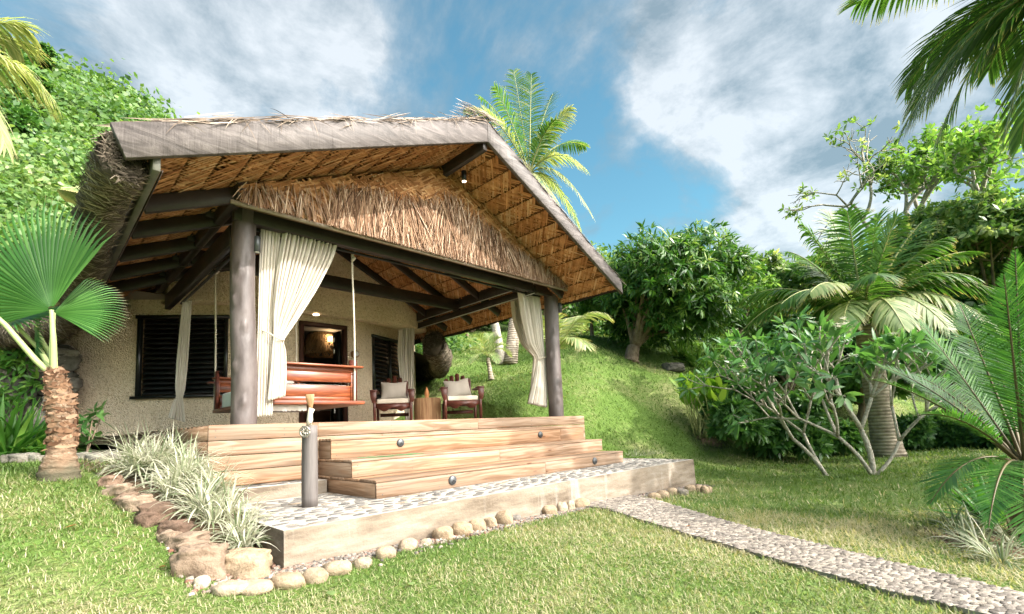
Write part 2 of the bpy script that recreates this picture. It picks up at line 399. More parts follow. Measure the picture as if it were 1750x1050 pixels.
MAT['doorframe'] = plain('dark_red_door_frame', (.055, .022, .016), .4, .4)
M, n = mat('louvre_glass', .35, .25); n.b.inputs['Base Color'].default_value = (.016, .018, .018, 1); MAT['louvre'] = M
MAT['room'] = plain('dim_room_paint', (.30, .27, .23), .9)
MAT['roomfloor'] = plain('room_floor_boards', (.10, .055, .03), .5)
MAT['white'] = plain('white_panel', (.62, .60, .56), .6)
MAT['chrome'] = plain('brass_tap', (.35, .32, .27), .3, .5, .8)
MAT['weather_post'] = timber('weathered_grey_post', (.07, .06, .057), (.135, .118, .11), .6, (8, 8, .7))
MAT['green_paint'] = plain('green_paint', (.01, .24, .075), .6)
M, n = mat('lamp_glow', .4); n.b.inputs['Base Color'].default_value = (.8, .75, .6, 1); n.b.inputs['Emission Color'].default_value = (1, .78, .5, 1); n.b.inputs['Emission Strength'].default_value = 3.; MAT['glow'] = M
M, n = mat('bulb_glow', .4); n.b.inputs['Emission Color'].default_value = (1, .75, .45, 1); n.b.inputs['Emission Strength'].default_value = 45.; MAT['bulb'] = M
MAT['basket'] = thatchmat('basket_weave', [(0, (.26, .16, .08)), (1, (.62, .42, .24))])
# plants
G = leafmat
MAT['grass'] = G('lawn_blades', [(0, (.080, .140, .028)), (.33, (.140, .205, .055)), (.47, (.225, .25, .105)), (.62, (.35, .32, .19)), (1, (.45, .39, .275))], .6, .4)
MAT['palm'] = G('palm_leaflet', [(0, (.035, .095, .018)), (.5, (.070, .155, .030)), (.8, (.13, .22, .055)), (1, (.27, .29, .12))], .42, .38, .3, tipdry=.82)
MAT['palm_pale'] = G('pale_palm_leaflet', [(0, (.10, .17, .055)), (.5, (.20, .27, .10)), (1, (.40, .40, .21))], .4, .35, .5, tipdry=.75)
MAT['rachis'] = plain('palm_stalk', (.26, .27, .10), .5)
MAT['rachis_dk'] = plain('cycad_stalk', (.10, .075, .03), .5)
MAT['fan'] = G('fan_leaf', [(0, (.028, .105, .018)), (.5, (.060, .175, .032)), (1, (.13, .27, .07))], .38, .35, .5, tipdry=.8)
MAT['fanstalk'] = plain('green_petiole', (.30, .36, .15), .5)
MAT['cycad'] = G('cycad_leaflet', [(0, (.022, .090, .018)), (.6, (.055, .165, .028)), (1, (.12, .25, .05))], .35, .35, .5)
MAT['mango'] = G('mango_leaf', [(0, (.022, .075, .012)), (.55, (.055, .145, .022)), (.85, (.11, .21, .038)), (1, (.22, .30, .08))], .35, .3, .5)
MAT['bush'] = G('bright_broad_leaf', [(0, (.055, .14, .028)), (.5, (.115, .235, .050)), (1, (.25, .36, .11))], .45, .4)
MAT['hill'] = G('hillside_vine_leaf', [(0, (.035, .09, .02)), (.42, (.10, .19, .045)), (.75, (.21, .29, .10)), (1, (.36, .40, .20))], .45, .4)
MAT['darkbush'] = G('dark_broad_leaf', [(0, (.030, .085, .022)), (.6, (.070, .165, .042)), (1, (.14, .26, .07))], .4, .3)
MAT['helic'] = G('paddle_leaf', [(0, (.10, .22, .025)), (.6, (.19, .33, .04)), (1, (.30, .42, .08))], .4, .45)
MAT['plumeria'] = G('plumeria_leaf', [(0, (.045, .135, .038)), (.6, (.095, .22, .07)), (1, (.19, .32, .13))], .35, .35, .5)
MAT['varieg'] = G('variegated_strap_leaf', [(0, (.07, .12, .045)), (.3, (.21, .25, .14)), (.65, (.41, .41, .30)), (1, (.54, .52, .42))], .5, .35, tcol=(1.1, 1.1, .9))
MAT['lily'] = G('lily_strap_leaf', [(0, (.030, .11, .016)), (.6, (.075, .20, .030)), (1, (.18, .32, .06))], .4, .4)
MAT['petal'] = plain('white_petal', (.80, .78, .70), .5)
def bark(name, c0, c1, scale=(4, 4, 2)):
    M, n = mat(name, .9, .15); ns = n.noise(n.pos(scale), 3., 6., .65)
    n.setc(n.ramp(ns, [(.32, c0), (.68, c1)])); n.bump(ns, .7, .03); return M
MAT['bark'] = bark('brown_bark', (.11, .075, .05), (.27, .20, .14))
MAT['bark_pale'] = bark('pale_lichen_bark', (.22, .19, .15), (.52, .48, .40), (9, 9, 9))
M, n = mat('ringed_palm_trunk', .9, .15)
wv = n('ShaderNodeTexWave', {'Vector': n.pos(), 'Scale': 4.5, 'Distortion': 1.2, 'Detail': 3.}, bands_direction='Z').outputs[0]
ns = n.noise(n.pos(), 8., 5., .6)
c = n.ramp(ns, [(.3, (.20, .16, .12)), (.7, (.42, .36, .29))]).outputs[0]
n.setc(n.mix(n.ramp(wv, [(0, (.6, .6, .6)), (.22, (0, 0, 0))]).outputs[0], c, (.12, .09, .065))); n.bump(n.math('ADD', wv, ns), .6, .02); MAT['palmtrunk'] = M
MAT['fibre'] = thatchmat('trunk_fibre', [(0, (.085, .042, .024)), (.5, (.17, .098, .058)), (1, (.29, .195, .13))])

# ------------------------------------------------------------------ terrain
CP = []   # control points of the ground
def cp(x, y, z): CP.append((x, y, z))
def cpa(u, v, d): CP.append(tuple(at(u, v, d)))
for x, y, z in ((-6, -6, -.3), (0, -8, -.3), (6, -8, -.35), (14, -6, -.4), (-3, 0, -.28), (0, 0, -.3), (3, 0, -.3), (1.5, 1.5, -.28), (3, 2.5, -.26), (-1, 2.4, -.2),
                (1.0, 3.0, -.22), (2.4, 3.2, -.22), (4.3, 3.2, -.24), (5.5, 3.2, -.28), (6.9, 3.2, -.36), (5, 1, -.32), (7, 0, -.36), (8.8, 1.6, -.36), (10.5, -.5, -.4),
                (12.5, 1.7, -.38), (15, .7, -.35), (16, -4, -.35), (7.6, 3.8, -.33), (1.1, 4., 0.02), (.2, 3.3, -.08), (-.8, 4.2, .08), (.2, 5., .33), (-1., 5.8, .38), (.3, 6.5, .46),
                (-1.5, 7.5, .5), (.4, 8.3, .5), (1.2, 6, .3), (1.1, 9.6, .5), (-.4, 10.8, .6), (4, 8, .3), (4, 12, .6), (6.9, 7, .9), (7.0, 5.6, .25), (7.4, 9.2, 1.5), (-2.6, 9.5, 1.2), (8.2, 12.5, 2.0)):
    cp(x, y, z)
for u, v, d in ((1290, 722, 14.), (1250, 690, 15.), (1170, 665, 13.5), (1011, 749, 9.2), (1090, 772, 9.7), (1010, 590, 14.), (1010, 660, 11.3), (1077, 616, 15.), (1090, 690, 12.), (835, 650, 12.), (870, 624, 14.), (760, 600, 15.),
                (1205, 750, 12.), (1130, 765, 10.8), (1150, 700, 13.), (1200, 640, 16.), (1260, 690, 16.), (1160, 600, 18.), (1010, 575, 17), (830, 600, 17),
                (1330, 768, 13.5), (1450, 768, 16.), (1650, 765, 17), (1250, 590, 22), (1500, 640, 30), (1750, 690, 28), (900, 560, 30), (1100, 575, 34), (1300, 600, 34), (1200, 585, 26), (1000, 570, 24)):
    cpa(u, v, d)
# the wooded hill on the left and behind
for u, v, d in ((0, 600, 16), (60, 430, 22), (0, 330, 28), (100, 300, 30), (200, 300, 32), (0, 120, 46), (90, 140, 48), (170, 200, 52), (240, 225, 56), (330, 300, 50), (500, 400, 55), (700, 500, 50), (-300, 100, 40), (-300, 500, 14)):
    cpa(u, v, d)
for a in range(0, 360, 20):
    for r in (120., 260.):
        z = 12. if 30 < a < 150 else -.4
        cp(r*math.cos(math.radians(a)), r*math.sin(math.radians(a)), z)
CP = np.array(CP)
_D = np.sqrt(((CP[:, None, :2]-CP[None, :, :2])**2).sum(-1)+.25)
_A = np.zeros((len(CP)+3,)*2); _A[:len(CP), :len(CP)] = _D-np.eye(len(CP))*.12; _A[:len(CP), -3] = 1; _A[:len(CP), -2:] = CP[:, :2]; _A[-3:, :len(CP)] = _A[:len(CP), -3:].T
_W = np.linalg.solve(_A, np.concatenate([CP[:, 2], [0, 0, 0]]))
def T(x, y):
    x = np.asarray(x, float); y = np.asarray(y, float); sh = x.shape; x = x.ravel(); y = y.ravel(); out = np.empty(len(x))
    for i in range(0, len(x), 20000):
        xs, ys = x[i:i+20000], y[i:i+20000]
        d = np.sqrt((xs[:, None]-CP[None, :, 0])**2+(ys[:, None]-CP[None, :, 1])**2+.25)
        z = d@_W[:len(CP)]+_W[-3]+xs*_W[-2]+ys*_W[-1]
        z = z+.025*vnoise(xs, ys, 5, 1.3, 2)*np.clip((np.hypot(xs, ys)-2.)/6., .3, 2.5)
        out[i:i+20000] = z
    z = out
    # level strip along the front of the terrace
    dx = np.maximum(np.maximum(1.1-x, x-7.2), 0); dy = np.maximum(np.maximum(3.1-y, y-3.6), 0)
    k = np.clip(1-np.hypot(dx, dy)/.35, 0, 1); tgt = -.23-.02*(x-1.2)-(x > 5.5)*(x-5.5)*.02
    z = z*(1-k)+np.minimum(z, tgt)*k
    # excavated under the terrace and the deck
    dx = np.maximum(np.maximum(1.26-x, x-6.85), 0); dy = np.maximum(np.maximum(3.34-y, y-9.), 0)
    k = np.clip(1-np.hypot(dx, dy)/.07, 0, 1); z = z*(1-k)+np.minimum(z, -.45)*k
    return z.reshape(sh) if sh else float(z[0])

def gd(u, d):
    q = ray(u, 700); h = math.hypot(q[0], q[1]); x, y = q[0]/h*d, q[1]/h*d; return np.array([x, y, T(x, y)])
def gp(u, v, dmin=1.2, dmax=60.):
    """where the line of sight through a photo pixel meets the ground"""
    d = ray(u, v); h = math.hypot(d[0], d[1]); t = np.geomspace(dmin, dmax, 700)
    P = _o()+np.outer(t/h, d); k = np.argmax(P[:, 2] < T(P[:, 0], P[:, 1]))
    q = P[k]; return np.array([q[0], q[1], T(q[0], q[1])])

# ================================================================== SETTING: ground
def build_ground():
    b = MB()
    rr = np.concatenate([np.geomspace(.25, 40, 190), np.geomspace(42, 900, 26)]); th = np.linspace(0, 2*math.pi, 361)
    Rr, Th = np.meshgrid(rr, th, indexing='ij'); x = Rr*np.cos(Th); y = Rr*np.sin(Th)
    z = T(x, y)
    soil = ((x > .80-(y-3.4)*.19) & (x < 1.25) & (y > 3.05) & (y < 9.9)) | ((x > -3) & (x < 1.2) & (y > 6.75) & (y < 10.4)) | ((y > 3.0) & (y < 3.3) & (x > .9) & (x < 7.1)) | (np.hypot(x-4.75, y+.05) < .62)
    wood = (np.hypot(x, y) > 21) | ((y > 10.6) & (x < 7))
    hel = gp(1205, 752)
    hs = np.clip((.62-np.hypot((x-hel[0])*.8, y-hel[1])+.25*vnoise(x, y, 2, 3.))/.6, 0, 1)
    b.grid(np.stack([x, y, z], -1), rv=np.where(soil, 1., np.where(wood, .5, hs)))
    M, n = mat('lawn_ground', .95, .1)
    pa = n.noise(n.pos(), .55, 5., .6); fi = n.noise(n.pos(), 16., 5., .7)
    mixv = n.math('ADD', n.math('MULTIPLY', pa, .75), n.math('MULTIPLY', fi, .35))
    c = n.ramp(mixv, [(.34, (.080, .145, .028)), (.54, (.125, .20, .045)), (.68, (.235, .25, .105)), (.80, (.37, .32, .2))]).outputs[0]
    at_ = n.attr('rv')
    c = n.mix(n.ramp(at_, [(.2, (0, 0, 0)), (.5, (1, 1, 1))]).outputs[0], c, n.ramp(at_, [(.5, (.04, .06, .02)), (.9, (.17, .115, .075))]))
    n.setc(c); n.bump(n.math('ADD', fi, n.math('MULTIPLY', n.noise(n.pos(), 4., 4., .6), 1.5)), 1., .08)
    o = b.build('lawn_ground', M, smooth=True); tag(o, kind='structure')
build_ground()

# ---- path of set pebbles
PL = [(4.32, 3.22), (2.87, .02)]; PR = [(5.02, 2.84), (3.50, -.02)]
def build_path():
    r = np.random.default_rng(3); b = MB()
    sy = np.array([0., .5, .85, 1., 1.3]); PLx = np.array([[4.2, 3.24], [3.42, 1.42], [2.98, .5], [2.84, .0], [2.45, -.95]]); PRx = np.array([[5.15, 3.24], [4.05, 1.5], [3.5, .45], [3.28, .0], [2.85, -.95]])
    def pp_(s, t): s = s*1.3; a = np.array([np.interp(s, sy, PLx[:, k]) for k in (0, 1)]); c = np.array([np.interp(s, sy, PRx[:, k]) for k in (0, 1)]); return a+(c-a)*t
    n = 44; P = []
    for i in range(n+1):
        row = []
        for j in range(9):
            q = pp_(i/n, j/8); row.append((q[0]+.012*math.sin(i*1.7+j), q[1], T(q[0], q[1])+.022))
        P.append(row)
    b.grid(np.array(P))
    for sd in (0, 8):                       # mortar edges
        col = np.array(P)[:, sd]; lo = col.copy(); lo[:, 2] -= .12
        b.grid(np.stack([col, lo], 1))
    # pebbles
    pts = []
    cell = {}
    tries = 0
    while tries < 60000:
        tries += 1
        s = r.random(); t = r.random()
        q = pp_(s, t)
        k = (int(q[0]/.075), int(q[1]/.075)); ok = True
        for i in (-1, 0, 1):
            for j in (-1, 0, 1):
                for pq in cell.get((k[0]+i, k[1]+j), ()):
                    if (pq[0]-q[0])**2+(pq[1]-q[1])**2 < .0305**2: ok = False
        if ok: cell.setdefault(k, []).append(q); pts.append(q)
    pts = np.array(pts)
    z = T(pts[:, 0], pts[:, 1])+.022
    for q, zz in zip(pts, z): pebble(b, (q[0], q[1], zz), r.uniform(.021, .038), r.uniform(.012, .019), r.uniform(.003, .007), r.normal(-.45, .35), r.random(), 1, 7)
    o = b.build('path', [MAT['cobble_grout'], MAT['cobble']], smooth=True); tag(o, kind='structure')
def pebble(b, c, a, w, h, rot, rv, mi, sides=8):
    th = np.arange(sides)*2*math.pi/sides; ca, sa = math.cos(rot), math.sin(rot)
    V = []
    for rr, zz in ((1., -.3), (1., .35), (.72, .85)):
        x = a*rr*np.cos(th); y = w*rr*np.sin(th)
        V.append(np.stack([c[0]+x*ca-y*sa, c[1]+x*sa+y*ca, np.full(sides, c[2]+h*zz)], 1))
    V.append([[c[0], c[1], c[2]+h]]); V = np.vstack(V)
    F = [(i*sides+j, i*sides+(j+1) % sides, (i+1)*sides+(j+1) % sides, (i+1)*sides+j) for i in range(2) for j in range(sides)]
    n0 = b.n; b.add(V, F, rv, 0., mi)
    b.F.append((n0+np.array([(2*sides+j, 2*sides+(j+1) % sides, 3*sides) for j in range(sides)]), mi))
build_path()

# ---- concrete terrace with inlaid stones
def build_terrace():
    r = np.random.default_rng(8); b = MB()
    t = thing('terrace', (4, 4.2, 0), 'low concrete terrace inlaid with grey river stones at the foot of the steps', 'terrace')
    x0, x1, y0, y1 = 1.17, 6.9, 3.24, 5.6
    # slab with slightly uneven front edge
    n = 60; xs = np.linspace(x0, x1, n); j = .006*vnoise(xs, xs*0, 3, 9.)
    top = np.stack([xs, y0+j, 0*xs], 1); bot = top+[0, -.012, -.62]; back = top.copy(); back[:, 1] = y1
    s = MB(); s.grid(np.stack([bot, top+[0, -.004, -.02], top+[0, .004, 0.]], 0)); s.grid(np.stack([top+[0, .004, 0], back], 0), mi=1)
    for xx, k in ((x0, 0), (x1, -1)):
        s.add([bot[k], top[k], back[k], back[k]+[0, 0, -.62]], [(0, 1, 2, 3)])
    s.build('slab', [MAT['concrete'], MAT['grout']], t)
    lg = MB(); lg.box((1.19, 4.92, -.2), (2.2, 5.24, .128), 0, 0); lg.box((1.195, 4.925, .128), (2.2, 5.24, .134), 0, 1)
    lo = lg.build('ledge', [MAT['concrete'], MAT['grout']], t); bevel(lo, .012)
    st = MB(); pts = []
    def flat(c, a, w, rot, z):
        k = 9; th = np.arange(k)*2*math.pi/k+r.uniform(0, 1); rad = r.uniform(.8, 1.15, k)
        x = a*rad*np.cos(th); y = w*rad*np.sin(th); ca, sa = math.cos(rot), math.sin(rot)
        V = np.stack([c[0]+x*ca-y*sa, c[1]+x*sa+y*ca, np.full(k, z)], 1)
        V2 = (V-[c[0], c[1], 0])*[.9, .9, 1]+[c[0], c[1], .004]
        n0 = st.n; st.add(np.vstack([V, V2]), [(i, (i+1) % k, k+(i+1) % k, k+i) for i in range(k)], r.random()); st.F.append((np.array([[n0+k+i for i in range(k)]]), 0))
    for tr in range(30000):
        q = np.array([r.uniform(x0+.05, x1-.06), r.uniform(y0+.05, 5.)])
        if q[1] > 4.0 and 2.2 < q[0] < 6.2 or (q[1] > 4.8 and q[0] < 2.2): continue
        sz = .093
        if all(((q[0]-p[0])/1.45)**2+(q[1]-p[1])**2 > sz**2*.72 for p in pts[-900:]):
            pts.append(q); flat(q, r.uniform(.042, .073), r.uniform(.022, .036), r.normal(0, .25), .001)
    st.build('inlaid_stones', MAT['inlay'], t); st = MB()
    for tr in range(60):
        q = (r.uniform(1.25, 2.12), r.uniform(4.97, 5.18)); flat(q, r.uniform(.04, .07), r.uniform(.02, .033), r.normal(0, .2), .135)
    st.build('inlaid_stones', MAT['inlay'], t)
build_terrace()

# ================================================================== THE BUNGALOW
house = thing('thatched_bungalow', (3.9, 9., .6), 'rendered bungalow with a big thatched porch roof on log posts', 'bungalow')
RX, RZ = 3.88, 4.10          # ridge
BY = 4.10                    # plane of the barge boards
LEX, LEZ = .46, 2.62         # left eave (soffit)
REX, REZ = 6.72, 2.68
SL = (RZ-LEZ)/(RX-LEX); SR = (RZ-REZ)/(REX-RX)
def soffit(x): return RZ+.06-np.where(x < RX, SL*(RX-x), SR*(x-RX))
YB = 9.6                     # porch roof runs back to here

def barge():
    b = MB(); yb = BY
    P = [(.416, yb, 2.558), (RX, yb, 4.080), (RX, yb, 4.365), (.325, yb, 2.785)]
    b.prism(P[::-1], (0, .05, 0)); o = b.build('barge_board', MAT['barge'], house); bevel(o, .004, 1)
    b = MB(); P = [(RX+.003, yb, 4.080), (6.732, yb, 2.632), (6.707, yb, 2.85), (RX+.003, yb, 4.365)]
    b.prism(P[::-1], (0, .05, 0)); o = b.build('barge_board', MAT['barge'], house); bevel(o, .004, 1)
barge()

UPV = np.array([0, 0, 1.])
def roof():
    # thatch body
    b = MB(); r = np.random.default_rng(11)
    for (ex, ez, s) in ((LEX-.06, LEZ, -1), (REX+.06, REZ, 1)):
        n = 14; m_ = 60; P = []
        for i in range(n+1):
            k = i/n; x = RX+(ex-RX)*k; row = []
            for j in range(m_+1):
                y = BY+.055+(YB+1.2-BY)*j/m_
                z = 4.16+(ez+.05-4.16)*k+.17
                row.append((x, y, z+.025*float(vnoise(np.array([x*3]), np.array([y*3]), 4)[0])))
            P.append(row)
        b.grid(np.array(P))
        e = np.array(P[-1]); lo = e.copy(); lo[:, 2] -= .2; lo[:, 0] -= s*.06
        b.grid(np.stack([e, lo], 0))
        f = np.array(P)[:, 0]; lo = f.copy(); lo[:, 2] -= .16; b.grid(np.stack([f, lo], 0))
    b.build('thatch', MAT['thatch'], house)
    # loose straw along the verge, above the barge boards
    s = MB()
    def verge(x0, z0, x1, z1, N, thick, ymin, ymax, lmul=1.):
        k = r.random(N); P = np.stack([x0+(x1-x0)*k, r.uniform(ymin, ymax, N), z0+(z1-z0)*k+r.random(N)**1.5*thick-.02], 1)
        d = np.array([x1-x0, 0, z1-z0]); d = d/np.linalg.norm(d)
        D = d[None]*np.where(r.random(N) < .5, 1, -1)[:, None]+r.normal(0, .10, (N, 3))*[1, 1, .45]
        s.ribbons(P, D, [0, .5, 1], r.uniform(.14, .38, N)*lmul, r.uniform(.006, .016, N), 3, r.uniform(-.1, .35, N), r.random(N)**1.2)
    verge(.5, 2.875, RX, 4.375, 1900, .05, BY-.01, BY+.3)
    verge(RX-.3, 4.38, RX+.15, 4.39, 300, .07, BY-.04, BY+.3, .7)
    verge(RX, 4.37, 6.72, 2.855, 1300, .035, BY-.02, BY+.3, .8)
    # stray stems hanging over the left board
    N = 45; k = r.random(N)**.8; P = np.stack([.5+3.3*k, np.full(N, BY-.012)-r.random(N)*.02, 2.86+1.5*k], 1)
    s.ribbons(P, np.stack([r.normal(0, .6, N), -r.random(N)*.1, -r.random(N)*.8+.2], 1), [1, 0, 0], r.uniform(.08, .22, N), .006, 3, .5, r.random(N))
    s.build('verge_straw', MAT['straw'], house)
    # thick rolled eave of old thatch, left side then curving along the house
    for nm, pts, rad in (('eave_roll', [(.42, 4.26, 2.63), (.37, 4.7, 2.58), (.37, 5.6, 2.52), (.38, 6.8, 2.42), (.40, 8.0, 2.34), (.38, 8.7, 2.26), (.05, 9.3, 2.22), (-.3, 10.0, 2.2), (-.9, 11.2, 2.2), (-1.8, 12.8, 2.2), (-2.8, 14.5, 2.2)], .135),
                         ('eave_roll', [(6.35, 8.75, 2.50), (6.75, 9.1, 2.34), (7.15, 9.55, 2.28), (7.7, 10.4, 2.3), (8.2, 12., 2.3), (8.3, 14., 2.3)], .23)):
        pts = np.array(pts); t = np.linspace(0, len(pts)-1, 60); pp = np.stack([np.interp(t, range(len(pts)), pts[:, i]) for i in range(3)], 1)
        pp[1:-1] = (pp[:-2]+pp[1:-1]+pp[2:])/3
        b = MB(); b.tube(pp, rad*(1+.12*np.sin(t*5))*np.interp(t, [0, .3], [.85, 1]), 12, .15, rough=.22, rng=r, flat=1.25)
        ro = b.build(nm, MAT['thatch'], house)
        s = MB(); N = 8000
        i = r.integers(0, 58, N); f = r.random(N); c = pp[i]*(1-f)[:, None]+pp[i+1]*f[:, None]; d = unit(pp[i+1]-pp[i])
        th = r.uniform(0, 6.28, N); a = unit(np.cross(d, [0, 0, 1.])); bb = np.cross(d, a)
        nrm = a*np.cos(th)[:, None]+bb*np.sin(th)[:, None]*1.25
        tang = -a*np.sin(th)[:, None]+bb*np.cos(th)[:, None]
        D = tang*np.where(r.random(N) < .5, 1, -1)[:, None]*.9+d*r.normal(0, .35, (N, 1))+nrm*r.uniform(-.15, .05, (N, 1))
        s.ribbons(c+nrm*rad*r.uniform(1.0, 1.12, (N, 1)), D, d, r.uniform(.07, .15, N), r.uniform(.008, .02, N)*(1. if rad < .2 else 1.8), 3, .15, curl=0., rv= r.random(N)**1.3)
        N = 1100; th = r.uniform(0, 6.28, N); q = np.sqrt(r.random(N))*rad*1.05
        P = pp[0]+a[0]*(np.cos(th)*q)[:, None]+bb[0]*(np.sin(th)*q*1.25)[:, None]-d[0]*.01
        s.ribbons(P, -d[0]*.5+r.normal(0, .8, (N, 3)), UPV, r.uniform(.04, .09, N), r.uniform(.005, .012, N), 3, .5, .7*r.random(N)**2)
        s.build('eave_straw', MAT['thatch'], ro)
roof()

def main_roof():
    """the main house roof behind the porch: thatch rising from the curved eaves"""
    b = MB()
    e = [(.38, 8.7), (.05, 9.3), (-.3, 10.0), (-.9, 11.2), (-1.8, 12.8), (-2.8, 14.5), (-2.2, 18), (1., 20.5), (5, 21), (8, 18.5), (8.5, 14.), (8.3, 12.), (7.75, 10.4), (7.15, 9.5), (6.6, 9.1)]
    e = np.array(e); c = np.array([3.6, 13.8]); rows = []
    for k, z in ((0, 2.22), (.08, 2.42), (.4, 3.3), (.75, 3.95), (.97, 4.15)):
        q = e+(c-e)*k; rows.append(np.column_stack([q, np.full(len(q), z)]))
    b.grid(np.array(rows)); b.build('main_roof', MAT['thatch'], house)
main_roof()

def soffits():
    r = np.random.default_rng(21); back = MB(); wv = MB()
    for side, (ex, sl) in (('L', (LEX+.03, SL)), ('R', (REX-.02, SR))):
        s = -1 if side == 'L' else 1
        ax = np.array([s, 0, -sl]); Ls = abs(ex-RX)*math.hypot(1, sl); ax = ax/np.linalg.norm(ax); nrm = unit(np.cross([0, 1, 0], ax)); nrm = nrm if nrm[2] < 0 else -nrm
        o0 = np.array([RX, 0, RZ+.06])
        P0 = o0+np.array([0, BY+.05, 0]); P1 = o0+np.array([0, YB, 0])
        back.add([P0-nrm*.015, P1-nrm*.015, P1+ax*Ls-nrm*.015, P0+ax*Ls-nrm*.015], [(0, 1, 2, 3)])
        wb = .255; k = 0
        while k*wb < Ls-.05:
            w_ = min(wb*.89, Ls-k*wb)
            N = int((YB-BY)/.030)
            for dirn in (1, -1):
                y = BY+.06+np.arange(N)*.030+r.normal(0, .004, N)
                P = o0+np.outer(np.full(N, k*wb+.012), ax)+np.outer(y, [0, 1, 0])+np.outer(.002+.006*(np.arange(N) % 2)+(.004 if dirn > 0 else 0), nrm)
                Dd = ax[None]+np.array([0, dirn*.95, 0])[None]+r.normal(0, .04, (N, 3))
                Lr = w_*1.42*r.uniform(.93, 1.03, N)
                ye = P[:, 1]+(unit(Dd)*Lr[:, None])[:, 1]; kk = (ye > BY+.065) & (ye < YB+.3) & (P[:, 1] > BY+.065); P, Dd, Lr = P[kk], Dd[kk], Lr[kk]; M_ = len(P)
                wv.ribbons(P, Dd, np.cross(nrm, ax), Lr, .027, 2, 0., np.clip(r.normal(.5+.12*(dirn > 0)+.10*math.sin(k*3.3+s), .22, M_), 0, 1), prof=[.9, 1., .55])
            k += 1
    back.build('soffit_backing', MAT['weave_dark'], house)
    wv.build('woven_soffit', MAT['weave'], house)
soffits()

GY = 5.0
def gable():
    r = np.random.default_rng(5)
    zb = 2.845; xl, xr = 1.36, 6.34
    def top(x): return soffit(x)-.03
    b = MB(); poly = [(xl, GY+.03, zb), (xr, GY+.03, zb), (xr, GY+.03, float(top(xr))), (RX, GY+.03, float(top(RX))), (xl, GY+.03, float(top(xl)))]
    b.prism(poly[::-1], (0, .03, 0)); b.build('gable_backing', MAT['gable_back'], house)
    def inside(P): return (P[:, 0] > xl) & (P[:, 0] < xr) & (P[:, 2] > zb) & (P[:, 2] < top(P[:, 0]))
    s = MB(); N = 8500
    x = r.uniform(xl, xr, N); z = r.uniform(zb, 4.2, N); P = np.stack([x, np.full(N, GY), z], 1)
    h = (top(x)-z)       # distance below the slope
    P[:, 1] = GY-.004-.03*r.random(N); keep = inside(P) & (h < .55+.6*r.random(N)+.6*(x < 2.7)+.4*(x > 5.2))
    P = P[keep]; N = len(P); sg = np.where(r.random(N) < .5, 1, -1)
    D = np.stack([sg*1., np.zeros(N), -.62+r.normal(0, .12, N)], 1)
    L = r.uniform(.16, .30, N)
    Q = P+unit(D)*L[:, None]; kk = inside(Q)
    s.ribbons(P[kk], D[kk], [0, 0, 1], L[kk], r.uniform(.016, .028, kk.sum()), 2, 0., np.clip(r.normal(.42, .30, kk.sum()), 0, 1), prof=[.8, 1., .6])
    s.build('woven_gable', MAT['weave'], house)
    s = MB(); N = 11000
    x = r.uniform(xl+.05, xr-.02, N); u = r.random(N)
    zt = zb+.12+u*(top(x)-zb)*(.36+.30*r.random(N)+.06*np.sin(x*3.3))
    P = np.stack([x, GY-.035-.04*r.random(N), zt], 1)
    ok = (zt > zb+.06) & ((((x > 2.35) & (x < 5.75)) | (r.random(N) < .10))); P = P[ok]; N = len(P)
    lean = .35*np.sin(P[:, 0]*4.1)+.3*np.sin(P[:, 0]*11+2)
    D = np.stack([lean*.7+r.normal(0, .30, N), -.05-.10*r.random(N), -np.ones(N)], 1)
    L = np.minimum(r.uniform(.2, .6, N), (P[:, 2]-zb)+.015)
    s.ribbons(P, D, [1, 0, 0], L, r.uniform(.006, .015, N), 3, .35, np.clip(r.normal(.50, .34, N), 0, 1), prof=[.7, 1, .9, .35])
    s.build('gable_straw', MAT['gstraw'], house)
    b = MB(); b.tube([(1.30, GY-.02, zb+.0), (3.9, GY-.03, zb-.008), (6.40, GY-.02, zb)], .022, 8, .8); b.tube([(1.34, GY+.05, zb+.03), (6.38, GY+.05, zb+.03)], .02, 8, .5)
    b.build('bamboo_trim', MAT['straw'], house)
gable()

